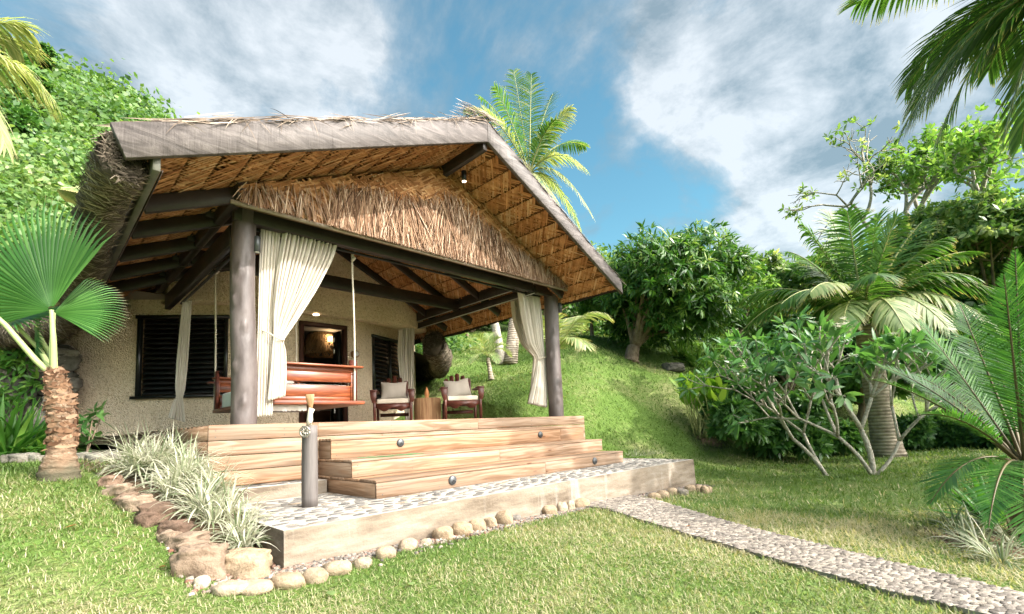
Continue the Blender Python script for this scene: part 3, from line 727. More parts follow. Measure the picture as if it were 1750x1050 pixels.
def frame():
    dt = MAT['dark_timber']
    def bm(name, p, q, w_, h, mat_=dt, **k):
        b = MB(); b.beam(p, q, w_, h, **k); o = b.build(name, mat_, house); bevel(o, .006, 1); return o
    # fascia along the left eave
    bm('fascia', (.60, BY+.06, 2.63), (.60, 8.6, 2.63), .05, .15, MAT['fascia'])
    bm('fascia', (.635, BY+.06, 2.565), (.635, 8.6, 2.565), .012, .02, MAT['straw'])
    for y in (5.12, 5.85, 6.7, 7.55, 8.4):
        z0 = float(soffit(.64))-.10; z1 = float(soffit(RX))-.10
        bm('rafter', (.64, y, z0), (RX-.04, y, z1), .06, .15)
        z0 = float(soffit(6.45))-.085
        bm('rafter', (6.45, y, z0), (RX+.04, y, z1), .06, .13)
    bm('ridge_beam', (RX, BY+.055, RZ-.02), (RX, YB, RZ-.02), .07, .18)
    # plate beams
    bm('plate_beam', (1.40, 4.98, 3.03), (1.40, 9.15, 3.03), .09, .22)
    bm('plate_beam', (1.47, 5.5, 2.715), (1.47, 8.85, 2.715), .08, .22)
    bm('plate_beam', (5.95, 5.1, 3.06), (5.95, 9.4, 3.06), .09, .20)
    bm('plate_beam', (5.98, 5.3, 2.86), (5.98, 8.9, 2.86), .07, .12)
    bm('beam_edge', (5.935, 5.3, 2.952), (5.935, 8.9, 2.952), .02, .012, MAT['white'])
    bm('beam_edge', (5.94, 5.3, 2.792), (5.94, 8.9, 2.792), .02, .012, MAT['white'])
    for y in (5.85, 6.7, 7.55, 8.4): bm('beam_block', (1.33, y, 2.98), (1.33, y, 3.16), .10, .12, up=(0, 1, 0))
    bm('header_beam', (1.42, 5.36, 2.93), (6.62, 5.36, 2.93), .10, .22)
    bm('cross_beam', (1.45, 7.3, 3.0), (5.9, 7.3, 3.0), .09, .20)
    bm('curtain_rail', (1.52, 5.5, 2.57), (1.52, 8.2, 2.57), .03, .03, MAT['black'])
    bm('curtain_rail', (1.62, 5.49, 2.83), (6.3, 5.49, 2.83), .03, .03, MAT['black'])
    # posts
    r = np.random.default_rng(2)
    for (u, vb), rad, kn in (((414, 725), .116, ((.25, .4), (.62, -.3), (1.02, .5), (1.3, -.2), (1.62, .2), (1.75, .9))), ((951, 710), .125, ((.3, .3), (.62, .5), (1.1, -.4), (1.5, .2)))):
        c = ony(u, vb, 5.42); b = MB()
        z = np.linspace(.70, 2.98, 44); pts = np.stack([c[0]+.012*np.sin(z*2.3+u), c[1]+.010*np.cos(z*3.1), z], 1)
        sides = 28; th = np.arange(sides)*2*math.pi/sides; V = []
        for i, zz in enumerate(z):
            rr_ = rad*(1.04-.05*(zz-.7)/2.2)*(1+.014*np.sin(th*3+zz*2)+.012*vnoise(th*2, np.full(sides, zz*3), 9))
            for kz, ka in kn:
                a = -math.pi*.75+ka*1.2; dd = np.hypot((zz-.7-kz)/.045, (np.angle(np.exp(1j*(th-a))))/.2)
                rr_ = rr_+.022*np.exp(-dd**2)-.016*np.exp(-((dd-1.9)/.7)**2)
            V.append(np.stack([pts[i, 0]+rr_*np.cos(th), pts[i, 1]+rr_*np.sin(th), np.full(sides, zz)], 1))
        P = np.array(V); P = np.concatenate([P, P[:, :1]], 1); b.grid(P)
        po = b.build('post', MAT['post'], house, smooth=True)
        # little cylinder spotlight fixed to the post
        lp = c+np.array([.10, -.07, 0]) if u < 800 else c+np.array([.13, -.10, 0])
        zl = 2.53 if u < 800 else 2.56
        b = MB(); b.lathe((lp[0], lp[1], zl), [(.036, 0), (.036, .16), (.030, .17)], 14); b.beam((c[0], c[1], zl+.08), (lp[0], lp[1], zl+.08), .05, .05)
        b.lathe((lp[0], lp[1], zl-.004), [(.028, 0), (.028, .003)], 12, mi=1)
        sp = b.build('spotlight', [MAT['gunmetal'], MAT['white']], po)
    b = MB(); b.tube([(RX+.12, 4.72, 4.0), (RX+.12, 4.72, 3.86)], .035, 12, mi=0); b.tube([(RX+.12, 4.72, 3.859), (RX+.12, 4.72, 3.855)], .028, 12, mi=1)
    b.build('ridge_light', [MAT['black'], MAT['glow']], house)
frame()

WP = [(-2.4, 15.8), (-1.4, 13.6), (-.6, 12.), (-.02, 11.1), (.55, 10.4), (1.25, 9.85), (2.36, 9.08), (2.9, 9.0), (3.52, 8.98), (4.40, 8.98), (4.72, 9.04), (5.12, 9.24), (6.06, 9.64), (6.6, 10.), (7.1, 10.6), (7.4, 11.6), (7.4, 15)]
def walls():
    b = MB(); zb, zt = .60, 3.22
    OP = {5: (1.32, 2.67, 'win'), 8: (.73, 2.68, 'door'), 11: (1.26, 2.66, 'win')}
    W_ = np.array(WP)
    for i in range(len(W_)-1):
        p, q = W_[i], W_[i+1]
        def quad(z0, z1, mm=0): b.add([(p[0], p[1], z0), (q[0], q[1], z0), (q[0], q[1], z1), (p[0], p[1], z1)], [(0, 1, 2, 3)], mi=mm)
        if i in OP:
            z0, z1, kind = OP[i]; quad(zb, z0); quad(z1, zt)
            d = unit(q-p); nin = np.array([-d[1], d[0]])*.16
            for (a, c_) in (((p, z0), (p, z1)), ((q, z0), (q, z1)), ((p, z0), (q, z0)), ((p, z1), (q, z1))):
                (A, za), (B, zb_) = a, c_
                b.add([(A[0], A[1], za), (B[0], B[1], zb_), (B[0]+nin[0], B[1]+nin[1], zb_), (A[0]+nin[0], A[1]+nin[1], za)], [(0, 1, 2, 3)])
        else: quad(zb, zt)
    # plastered cove and upper wall inside the porch
    xs = np.linspace(1.5, 6.3, 40); yw = np.interp(xs, W_[5:13, 0], W_[5:13, 1]); yi = np.full(40, 8.58)+.35*np.clip((xs-5.2)/1.1, 0, 1)**2+.5*np.clip((2.2-xs)/.7, 0, 1)
    rows = [np.stack([xs, yw-.002, np.full(40, 2.90)], 1), np.stack([xs, (yw+yi)/2, np.full(40, 2.80)], 1), np.stack([xs, yi+.03, np.full(40, 2.79)], 1), np.stack([xs, yi, np.full(40, 2.83)], 1), np.stack([xs, yi, soffit(xs)-.02], 1)]
    b.grid(np.array(rows))
    o = b.build('wall', MAT['stucco'], house)
    # windows
    def window(i, z0, z1, nl, mull):
        p, q = W_[i], W_[i+1]; d = unit(q-p); nin = np.array([-d[1], d[0]])
        def P3(s, off, z): c = p+(q-p)*s+nin*off; return (c[0], c[1], z)
        L = np.linalg.norm(q-p)
        f = MB(); fw = .055
        s_ = fw/L
        for (a, c_) in ((P3(-.01, .01, (z0+z1)/2), None),): pass
        f.beam(P3(-.02, .0, z1-.02), P3(1.02, .0, z1-.02), .10, fw); f.beam(P3(-.035, -.02, z0+.0), P3(1.035, -.02, z0+.0), .16, .045)
        for s in [s_*.4]+mull+[1-s_*.4]: f.beam(P3(s, .0, z0+.02), P3(s, .0, z1-.04), .095 if s in mull else .08, .05, up=(d[0], d[1], 0))
        wo_ = f.build('window', MAT['winframe'], house)
        g = MB(); edges = [s_*.9]+mull+[1-s_*.9]
        for e0, e1 in zip(edges[:-1], edges[1:]):
            for k in range(nl):
                z = z0+.05+(z1-z0-.1)*(k+.5)/nl; c0 = np.array(P3(e0+.02, .05, z)); c1 = np.array(P3(e1-.02, .05, z)); n3 = np.array([nin[0], nin[1], 0])*.055; up_ = np.array([0, 0, .042])
                g.hexa([c0-n3-up_, c1-n3-up_, c1+n3+up_, c0+n3+up_, c0-n3-up_+[0, 0, .008], c1-n3-up_+[0, 0, .008], c1+n3+up_+[0, 0, .008], c0+n3+up_+[0, 0, .008]])
        g.build('louvres', MAT['louvre'], wo_)
    window(5, 1.32, 2.67, 15, [.47]); window(11, 1.26, 2.66, 14, [.58])
    # door
    p, q = W_[8], W_[9]; f = MB()
    f.box((3.50, 8.93, .73), (3.57, 9.05, 2.70)); f.box((4.35, 8.93, .73), (4.42, 9.05, 2.70)); f.box((3.50, 8.928, 2.64), (4.42, 9.052, 2.71))
    dr = f.build('door', MAT['doorframe'], house)
    l = MB(); l.box((4.30, 9.06, .75), (4.345, 9.30, 2.62)); l.build('door_leaf', MAT['winframe'], dr)
    h = MB()
    for z in (1.0, 2.18, 2.4): h.box((4.225, 9.10, z), (4.24, 9.15, z+.09))
    h.build('hinge', MAT['white'], dr)
    # room behind
    r_ = MB(); r_.box((-1, 13.2, .5), (7, 13.3, 4)); r_.add([(-1.2, 9.5, .72), (7.2, 9.5, .72), (7.2, 13.3, .72), (-1.2, 13.3, .72)], [(0, 1, 2, 3)], mi=1)
    r_.add([(-1.2, 9.3, 2.95), (7.2, 9.3, 2.95), (7.2, 13.3, 2.95), (-1.2, 13.3, 2.95)], [(0, 3, 2, 1)])
    for xs in (.9, 6.55): r_.add([(xs, 10.3, .6), (xs, 13.3, .6), (xs, 13.3, 3.), (xs, 10.3, 3.)], [(0, 1, 2, 3)])
    r_.box((3.2, 12.0, .72), (3.7, 12.1, 1.9), mi=2); r_.box((4.3, 11.6, .72), (5.3, 11.7, 1.55), mi=2); r_.box((3.3, 11.0, .72), (5.0, 11.6, 1.15), mi=1)
    r_.build('room_interior', [MAT['room'], MAT['roomfloor'], MAT['white']], house)
    # wall lamp beside the door and downlight in the cove
    b = MB(); c = ony(605, 605, 8.93)
    for rr_, y0, y1, mi in ((.075, .05, .0, 0), (.05, -.0, -.03, 1)):
        b.tube([(c[0]+.04, 8.98+y0*.5, c[2]), (c[0]+.04, 8.98-.05+y1, c[2])], rr_, 16, mi=mi)
    b.build('wall_lamp', [MAT['log'], MAT['white']], house)
    b = MB(); c = ony(541, 527, 8.62); b.lathe((c[0], c[1]+.02, 2.775), [(.055, 0), (.055, .012)], 16); b.build('downlight', MAT['glow'], house)
walls()

def wicker_lamp():
    c = ony(551, 590, 11.0); r = np.random.default_rng(4)
    t = thing('pendant_lamp', c, 'big brown wicker basket lamp hanging in the dark doorway', 'pendant lamp')
    b = MB(); prof = [(.08, .36), (.22, .33), (.34, .2), (.40, .0), (.43, -.2), (.43, -.24)]
    for i in range(len(prof)-1):
        (r0, z0), (r1, z1) = prof[i], prof[i+1]; N = 170; th = r.uniform(0, 6.28, N)
        P = np.stack([c[0]+r0*np.cos(th), c[1]+r0*np.sin(th), np.full(N, c[2]+z0)], 1); th2 = th+r.normal(0, .25, N)
        Q = np.stack([c[0]+r1*np.cos(th2), c[1]+r1*np.sin(th2), np.full(N, c[2]+z1)], 1)
        b.ribbons(P, Q-P, np.stack([-np.sin(th), np.cos(th), 0*th], 1), np.linalg.norm(Q-P, axis=1), .022, 1, 0, r.random(N), prof=[1, 1])
    b.build('shade', MAT['basket'], t)
    b = MB(); b.tube([c+[0, 0, .36], c+[0, 0, 1.6]], .012, 6); b.build('cord', MAT['black'], t)
    b = MB(); b.lathe(c+[0, -.44, .09], [(.02, -.03), (.035, 0), (.02, .03)], 10); b.build('bulb', MAT['bulb'], t)
wicker_lamp()

# ================================================================== THE DECK AND STEPS
def deck():
    t = thing('wooden_deck', (4, 6, .7), 'raised pale pine deck with three wide steps leading down to the terrace', 'deck')
    r = np.random.default_rng(6); zf = .725
    YF = 5.22
    # floor boards run along x
    b = MB()
    for k in range(28):
        y = YF+.14*k; xl_ = 1.2-.065*(y-YF)
        x2 = 1.2-.065*(y+.14-YF); ya, yb_, za, zb_ = y+.003, y+.137, zf-.03, zf-.001*(k % 2)
        if y < 9.15: b.hexa([(xl_+.02, ya, za), (6.94, ya, za), (6.94, yb_, za), (x2+.02, yb_, za), (xl_+.02, ya, zb_), (6.94, ya, zb_), (6.94, yb_, zb_), (x2+.02, yb_, zb_)], r.random())
    b.build('floor', MAT['pine_x'], t)
    b = MB(); gap = .003
    for z0, z1 in ((.575, .723), (.43, .575), (.285, .43), (.14, .285), (-.05, .14)):
        xs = [1.2, 2.23, 4.5, 6.965] if z0 > .5 else [1.2, 3.0, 6.965]
        for a, c in zip(xs[:-1], xs[1:]):
            b.box((a+.001, YF-.024, z0+gap), (c-.001, YF, z1-gap), r.random())
    o = b.build('front_panel', MAT['pine_x'], t); bevel(o, .003, 1)
    # left side: narrows away from the steps and dips towards the far end
    b = MB(); A = np.array([1.2, YF]); B = np.array([.93, 9.6])
    for z0, z1 in ((.575, .720), (.43, .575), (.285, .43), (.1, .285), (-.1, .1)):
        for s0, s1 in ((0, .32), (.32, .66), (.66, 1.)):
            p, q = A+(B-A)*s0, A+(B-A)*s1; dz0, dz1 = -.075*s0, -.075*s1
            b.hexa([(p[0], p[1], z0+gap+dz0), (p[0]+.022, p[1], z0+gap+dz0), (q[0]+.022, q[1], z0+gap+dz1), (q[0], q[1], z0+gap+dz1),
                    (p[0], p[1], z1-gap+dz0), (p[0]+.022, p[1], z1-gap+dz0), (q[0]+.022, q[1], z1-gap+dz1), (q[0], q[1], z1-gap+dz1)], r.random())
    b.build('side_panel', MAT['pine_y'], t)
    b = MB()
    for z0, z1 in ((.575, .723), (.43, .575), (.285, .43), (-.1, .285)): b.box((6.943, YF+.001, z0+gap), (6.965, 9.1, z1-gap), r.random())
    b.build('side_panel', MAT['pine_y'], t)
    S = [(3.96, .165, 0., 2.215, 6.19), (4.43, .335, .165, 2.225, 6.36), (4.90, .545, .335, 2.235, 6.53)]
    for k, (y, z1, z0, xl_, xr_) in enumerate(S):
        b = MB(); yb = YF-.026; c = xl_+(xr_-xl_)*(.57, .47, .86)[k]
        for a, d in ((xl_, c), (c, xr_)): b.box((a+.001, y, z0+.002), (d-.001, y+.024, z1-.026), r.random(), 0)
        for j in range(4):                                            # tread boards
            ya = y-.004+(yb-y)*j/4; b.box((xl_-.004, ya+.002, z1-.024), (xr_+.004, y-.004+(yb-y)*(j+1)/4-.002, z1), r.random(), 0)
        b.box((xl_, y+.026, z0+.002), (xl_+.022, yb-.01, z1-.028), r.random(), 1); b.box((xr_-.022, y+.026, z0+.002), (xr_, yb-.01, z1-.028), r.random(), 1)
        o = b.build('step', [MAT['pine_x'], MAT['pine_y']], t); bevel(o, .003, 1)
        if k == 1:   # worn green paint marks on the tread
            g = MB()
            for (u, v), kind in (((628, 784.2), 'arc'), ((643.5, 783.4), 'arc2'), ((659, 782), 'tri'), ((680, 780), 'arc'), ((692, 779.3), 'half'), ((711, 777.8), 'bar')):
                c_ = ony(u, v, y+.15)
                n = 14; th = np.linspace(0, math.pi, n); w_ = .034
                if kind in ('arc', 'arc2'):
                    ro, ri = w_, w_*(.62 if kind == 'arc' else .4)
                    out = [(c_[0]+ro*math.cos(a), y+.02+.34*math.sin(a), z1+.003) for a in th]; inn = [(c_[0]+ri*math.cos(a), y+.02+.20*math.sin(a), z1+.003) for a in th]
                    g.grid(np.array([out, inn]))
                elif kind in ('half', 'tri'):
                    pts = [(c_[0]+w_*math.cos(a), y+.02+.32*math.sin(a)**(1 if kind == 'half' else 2.2), z1+.003) for a in th]; n0 = g.n; g.add(pts, []); g.F.append((np.array([[n0+i for i in range(n)]]), 0))
                else: g.add([(c_[0]-w_*1.1, y+.03, z1+.003), (c_[0]+w_*1.1, y+.03, z1+.003), (c_[0]+w_*1.1, y+.30, z1+.003), (c_[0]-w_*1.1, y+.30, z1+.003)], [(0, 1, 2, 3)])
            g.build('painted_marks', MAT['green_paint'], o)
    sc_ = MB()
    for (y, z1, z0, xl_, xr_) in S+[(YF-.024, .725, .575, 1.2, 6.96)]:
        for x in np.arange(xl_+.06, xr_, .62):
            for z in (z0+.035, z1-.055): sc_.tube([(x, y+.001, z), (x, y-.0015, z)], .005, 6)
    so = sc_.build('screws', MAT['gunmetal'], t); so['kind'] = 'stuff'
    # round step lights
    for (u, v), y in (((774, 821), 3.96), ((1017, 788), 3.96), ((685, 757), 4.90), ((924, 743), 4.90)):
        c = ony(u, v, y-.01); b = MB(); n = 20
        b.tube([(c[0], y+.004, c[2]), (c[0], y-.010, c[2]), (c[0], y-.022, c[2])], [.048, .048, .036], n)
        th = np.linspace(math.pi*1.15, math.pi*1.85, 8)          # dark lens, a wedge at the bottom of the disc
        pts = [(c[0], y-.0245, c[2]+.006)]+[(c[0]+.033*math.cos(a), y-.0245, c[2]+.033*math.sin(a)) for a in th]
        n0 = b.n; b.add(pts, []); b.F.append((np.array([[n0+i for i in range(len(pts))]]), 1))
        b.build('step_light', [MAT['gunmetal'], MAT['black']], t)
deck()

# ================================================================== CURTAINS, SWING BED, CHAIRS
def curtain(rows, yp, npl, amp, label, tie=None, seed=0, nx=90, ystep=0.):
    """rows: (uL, vL, uR, vR) of the cloth at the plane y = yp (a list of planes may be given)"""
    r = np.random.default_rng(seed); rows = np.array(rows, float); k = len(rows); m_ = 60
    s = np.linspace(0, k-1, m_); R = np.stack([np.interp(s, range(k), rows[:, i]) for i in range(4)], 1)
    for _ in range(3): R[1:-1] = (R[:-2]+2*R[1:-1]+R[2:])/4
    f = np.linspace(0, 1, nx); ph = np.cumsum(r.uniform(.6, 1.4, nx)); ph = ph/ph[-1]*npl*2*math.pi
    P = np.zeros((m_, nx, 3)); wob = vnoise(f*9, f*0, seed+1, 1.)
    for i in range(m_):
        a = ony(R[i, 0], R[i, 1], yp+ystep*i/m_); c = ony(R[i, 2], R[i, 3], yp+ystep*i/m_); wd = np.linalg.norm(c-a)
        P[i] = a[None]*(1-f)[:, None]+c[None]*f[:, None]
        am = amp*np.clip(wd/.35, .35, 1.)*(.75+.25*math.sin(i*.13+seed))
        off = am*(np.sin(ph+.25*math.sin(i*.1))+.35*np.sin(ph*2.3+i*.05))*(1+.3*wob)
        P[i, :, 1] += off; P[i, :, 0] += .3*off*np.cos(ph*.5)
    b = MB(); b.grid(P); o = b.build('curtain', MAT['curtain'], smooth=True)
    sd = o.modifiers.new('cloth_thickness', 'SOLIDIFY'); sd.thickness = .003
    tag(o, label, 'curtain', 'cream curtains of the porch')
    if tie:
        t = MB(); t.tube([ony(u, v, yp+dy) for u, v, dy in tie], .008, 6); t.build('tie', MAT['rope'], o)
    return o
curtain([(447, 366, 481, 374), (443, 450, 475, 452), (441, 550, 470, 552), (438, 640, 468, 642), (437, 713, 465, 711)], 5.44, 6, .035, 'long straight cream curtain hanging close beside the left front post', seed=2)
curtain([(486, 374, 579, 402), (478, 425, 568, 444), (469, 485, 541, 495), (465, 535, 506, 548), (467, 570, 482, 583), (464, 600, 487, 602), (461, 645, 488, 645), (457, 686, 486, 678)], 5.38, 13, .045,
        'widest cream curtain gathered with a tie in front of the swing bed', [(440, 562, .12), (458, 569, -.02), (476, 579, -.06), (486, 582, -.02)], 3, 150)
curtain([(312, 513, 328, 513), (307, 560, 325, 560), (301, 620, 321, 620), (299, 664, 316, 664), (301, 678, 312, 680), (294, 690, 314, 695), (287, 714, 316, 722)], 8.05, 5, .03, 'narrow knotted cream curtain in front of the louvred window left of the post', seed=5)
curtain([(682, 563, 708, 559), (680, 600, 707, 600), (683, 640, 707, 640), (689, 680, 706, 680), (693, 722, 706, 722)], 8.75, 6, .04, 'short tan looking curtain behind the chairs by the far window', seed=6)
curtain([(885, 482, 918, 491), (892, 540, 925, 541), (903, 588, 929, 590), (919, 611, 933, 613), (914, 645, 934, 645), (904, 690, 934, 697)], 5.56, 8, .04, 'cream curtain tied back to the right front post',
        [(948, 604, -.05), (934, 610, -.07), (920, 614, -.05)], 7)
curtain([(873, 504, 889, 497), (877, 548, 899, 545), (890, 588, 911, 590), (912, 611, 922, 613), (909, 645, 920, 645), (905, 684, 916, 690)], 5.95, 6, .04, 'shaded cream curtain half hidden behind the tied one at the right post', seed=8)

def swing_bed():
    H = MAT['hardwood']; x0, x1, y0, y1, z = 1.76, 2.86, 5.58, 7.3, .985
    t = thing('swing_bed', ((x0+x1)/2, (y0+y1)/2, z), 'red brown wooden swing bed hung on cream ropes above the deck', 'swing bed')
    b = MB(); b.box((x0-.02, y0-.06, z-.045), (x1+.09, y1+.05, z), .3); o = b.build('platform', MAT['hardwood'], t); bevel(o)
    for ys, nm in ((y0+.03, 'headboard'), (y1-.03, 'footboard')):
        b = MB(); s = -1 if nm == 'headboard' else 1
        def bd(za, zb_, xa=x0, xb=x1-.02, lean=.0): b.hexa([(xa, ys-.014+s*.05*(za-z), za), (xb, ys-.014+s*.05*(za-z), za), (xb, ys+.014+s*.05*(za-z), za), (xa, ys+.014+s*.05*(za-z), za), (xa, ys-.014+s*.05*(zb_-z), zb_), (xb, ys-.014+s*.05*(zb_-z), zb_), (xb, ys+.014+s*.05*(zb_-z), zb_), (xa, ys+.014+s*.05*(zb_-z), zb_)])
        bd(z+.002, z+.05); bd(z+.052, z+.185); bd(z+.225, z+.34); bd(z+.342, z+.40)
        b.box((x1-.06, ys-.03, z+.002), (x1-.02, ys-.016, z+.40)); b.box((x0, ys-.03, z+.002), (x0+.04, ys-.016, z+.40))
        b.box((x0-.03, ys-.09+s*.02, z+.402), (x1+.07, ys+.07+s*.02, z+.425))
        o = b.build(nm, H, t); bevel(o, .004, 1)
    b = MB(); b.hexa([(x1-.02, y0+.10, z), (x1+.07, y0+.10, z), (x1+.07, y0+.14, z), (x1-.02, y0+.14, z), (x1-.02, y0+.10, z+.52), (x1+.075, y0+.10, z+.52), (x1+.075, y0+.14, z+.52), (x1-.02, y0+.14, z+.52)])
    b.build('side_plank', MAT['chairwood'], t); b = MB()
    b.box((x0-.02, y1-.12, z), (x0+.01, y1-.02, z+.5)); b.box((x0-.10, y1-.09, z+.34), (x0+.02, y1+.02, z+.36))
    b.build('side_plank', MAT['chairwood'], t)
    m_ = MB(); m_.box((x0+.05, y0+.08, z+.002), (x1-.05, y1-.08, z+.205)); o = m_.build('mattress', MAT['mattress'], t); bevel(o, .03, 3)
    top = 2.92
    for (xx, yy, zt) in ((x1-.03, y0-.03, 2.84), (x0+.0, y0-.03, 2.84), (x1-.05, y1+.02, 2.92), (x0-.01, y1+.02, 2.92)):
        b = MB(); k = np.linspace(0, 1, 12)
        b.tube([(xx+.01*math.sin(q*5), yy+.006*math.sin(q*7), z-.04+(zt-z+.04)*q) for q in k], .0115, 7)
        b.tube([(xx, yy, zt-.02), (xx+.035, yy-.02, zt+.08), (xx+.03, yy+.02, zt+.2)], .0115, 7)
        b.tube([(xx-.016, yy, zt-.10), (xx+.02, yy-.012, zt-.06), (xx-.012, yy+.01, zt-.02)], .016, 7)
        b.build('rope', MAT['rope'], t)
    # frayed cover hanging under the platform
    r = np.random.default_rng(4); n = 40; xs = np.linspace(x0+.12, x0+.52, n)
    b = MB(); b.grid(np.array([np.stack([xs, np.full(n, y0+.05), np.full(n, z-.046)], 1), np.stack([xs, y0+.05+.02*np.sin(xs*30), z-.10-.02*r.random(n)], 1)]))
    b.build('frayed_cover', MAT['pillow'], t)
    p = thing('pillow', (2.42, 6.95, z+.21), 'cream patterned pillow standing on the swing bed mattress', 'pillow')
    pillow_mesh('pillow_body', (2.44, 7.0, z+.42), .40, .40, .15, MAT['pillow'], p, rot=.4, tilt=.25, roll=.6)
def pillow_mesh(name, c, w_, h, th, mm, parent, rot=0., tilt=0., roll=0., dent=0.):
    n = 25; u = np.linspace(-1, 1, n); U, V = np.meshgrid(u, u, indexing='ij')
    bul = (np.clip(1-np.abs(U)**2.6, 0, 1)*np.clip(1-np.abs(V)**2.6, 0, 1))**.55
    sx = w_/2*U*(1-.07*(1-V**2)*np.abs(U)); sz = h/2*V*(1-.07*(1-U**2)*np.abs(V))
    sz = sz-dent*np.exp(-(U/.35)**2)*np.clip(V, 0, 1)
    b = MB()
    for s in (1, -1):
        P = np.stack([sx, s*th/2*bul, sz], -1)
        a, k = math.cos(roll), math.sin(roll); P = np.stack([P[..., 0]*a-P[..., 2]*k, P[..., 1], P[..., 0]*k+P[..., 2]*a], -1)
        a, k = math.cos(tilt), math.sin(tilt); P = np.stack([P[..., 0], P[..., 1]*a+P[..., 2]*k, -P[..., 1]*k+P[..., 2]*a], -1)
        a, k = math.cos(rot), math.sin(rot); P = np.stack([P[..., 0]*a-P[..., 1]*k, P[..., 0]*k+P[..., 1]*a, P[..., 2]], -1)
        b.grid((P+np.array(c))[::s])
    return b.build(name, mm, parent, smooth=True)
swing_bed()

def adirondack(loc, rz, label, clabel, plabel, tilt_roll, px):
    W = MAT['chairwood']; t = thing('garden_armchair', (0, 0, 0), label, 'chair', 'wooden armchairs on the deck')
    for i, k in enumerate(range(-2, 3)):      # fan back, the middle slat tallest
        b = MB(); x = k*.098; top = .90-.028*abs(k)-.01*k*k; w_ = .078
        yb, yt = .30, .30+.26*(top-.28)/.6
        n = 7; prof = [(-w_/2, .28), (w_/2, .28), (w_/2, top-.03)]+[(w_/2*math.cos(a), top-.03+.03*math.sin(a)) for a in np.linspace(.3, math.pi-.3, n)]+[(-w_/2, top-.03)]
        P = [(x*(1+.12*(pz-.3))+pxx, yb+(pz-.28)*.36, pz) for pxx, pz in prof]; b.prism(P, (0, .02, -.006)); b.build('back_slat', W, t)
    b = MB()
    for k in range(5): b.box((-.27, -.26+k*.115, .32-.012*k), (.27, -.155+k*.115, .342-.012*k))
    b.build('seat', W, t)
    b = MB(); xs = np.linspace(-.28, .28, 33); lo = .245+.035*np.cos(xs/.28*math.pi*2)*.9-.03*(np.abs(xs) > .2)*0
    P = [(x, -.275, z) for x, z in zip(xs, lo)]+[(.28, -.275, .345), (-.28, -.275, .345)]
    b.prism(P, (0, .02, 0)); b.build('apron', W, t)
    for s in (-1, 1):
        b = MB(); b.box((s*.30-.022, -.285, .0), (s*.30+.022, -.20, .56)); b.build('leg', W, t)
        b = MB(); b.hexa([(s*.29-.02, .30, 0), (s*.29+.02, .30, 0), (s*.29+.02, .38, 0), (s*.29-.02, .38, 0), (s*.29-.02, .26, .33), (s*.29+.02, .26, .33), (s*.29+.02, .34, .33), (s*.29-.02, .34, .33)]); b.build('leg', W, t)
        b = MB(); b.box((s*.31-.06, -.30, .562), (s*.31+.06, .36, .585))
        P = [(s*.315-.055, -.287, .56), (s*.315-.048, -.287, .46), (s*.315-.02, -.287, .36), (s*.315+.03, -.287, .36), (s*.315+.05, -.287, .46), (s*.315+.055, -.287, .56)]
        b.prism(P, (0, .02, 0)); o = b.build('armrest', W, t); bevel(o, .004, 1)
    b = MB(); b.box((-.29, .30, .30), (.29, .33, .36)); b.box((-.25, .30, .14), (.25, .32, .2)); b.build('back_rail', W, t)
    t.location = loc; t.rotation_euler = (0, 0, rz)
    def place(P): return P
    c = thing('seat_cushion', (0, 0, 0), clabel, 'cushion', 'cushions on the armchairs')
    b = MB(); b.box((-.262, -.27, .346), (.262, .27, .43)); o = b.build('pad', MAT['seatpad'], c); bevel(o, .022, 3)
    c.location = loc; c.rotation_euler = (0, 0, rz)
    p = thing('back_pillow', (0, 0, 0), plabel, 'pillow', 'pillows on the armchairs')
    pillow_mesh('pillow_body', (px, .22, .60), .46, .36, .15, MAT['cushion'], p, 0., .38, tilt_roll, .03 if tilt_roll else .012)
    p.location = loc; p.rotation_euler = (0, 0, rz)
def face(u): d = ray(u, 700); return -math.atan2(d[0], d[1])
c1 = at(673, 715, 8.75); c1[2] = .725; c2 = at(789, 712, 8.6); c2[2] = .725
adirondack(c1, face(673)-.05, 'dark red slatted armchair in front of the tan curtain and far window', 'sand seat cushion on the armchair by the window', 'taupe pillow lying level on the armchair by the window', 0., 0.)
adirondack(c2, face(789)+.12, 'dark red slatted armchair between the log table and the lawn', 'sand seat cushion on the armchair next to the lawn', 'taupe pillow leaning crooked on the armchair next to the lawn', .13, -.03)

def log_table():
    c = at(731, 715, 8.75); c[2] = .728
    r = np.random.default_rng(3); b = MB(); z = np.linspace(0, .425, 9); th = np.arange(28)*2*math.pi/28
    rr_ = .235*(1+.03*vnoise(th*2, th*0, 4))
    P = np.array([np.stack([c[0]+rr_*np.cos(th)*(1+.01*math.sin(zz*9)), c[1]+rr_*np.sin(th), np.full(28, c[2]+zz)], 1) for zz in z]); P = np.concatenate([P, P[:, :1]], 1)
    b.grid(P); cap = P[-1, :-1]; n0 = b.n; b.add(cap, []); b.F.append((np.array([[n0+i for i in range(28)]]), 0))
    o = b.build('log_table', MAT['log']); bevel(o, .008, 2); tag(o, 'upright tree stump used as a side table between the two armchairs', 'side table')
    k = c+[-.02, -.02, .426]; b = MB(); b.lathe(k, [(.035, 0), (.04, .015), (.03, .03), (.045, .07), (.03, .14), (.004, .21)], 12)
    o = b.build('flame_ornament', plain('amber_ornament', (.55, .22, .08), .4), smooth=True); tag(o, 'small amber flame shaped ornament on top of the stump table', 'ornament')
log_table()

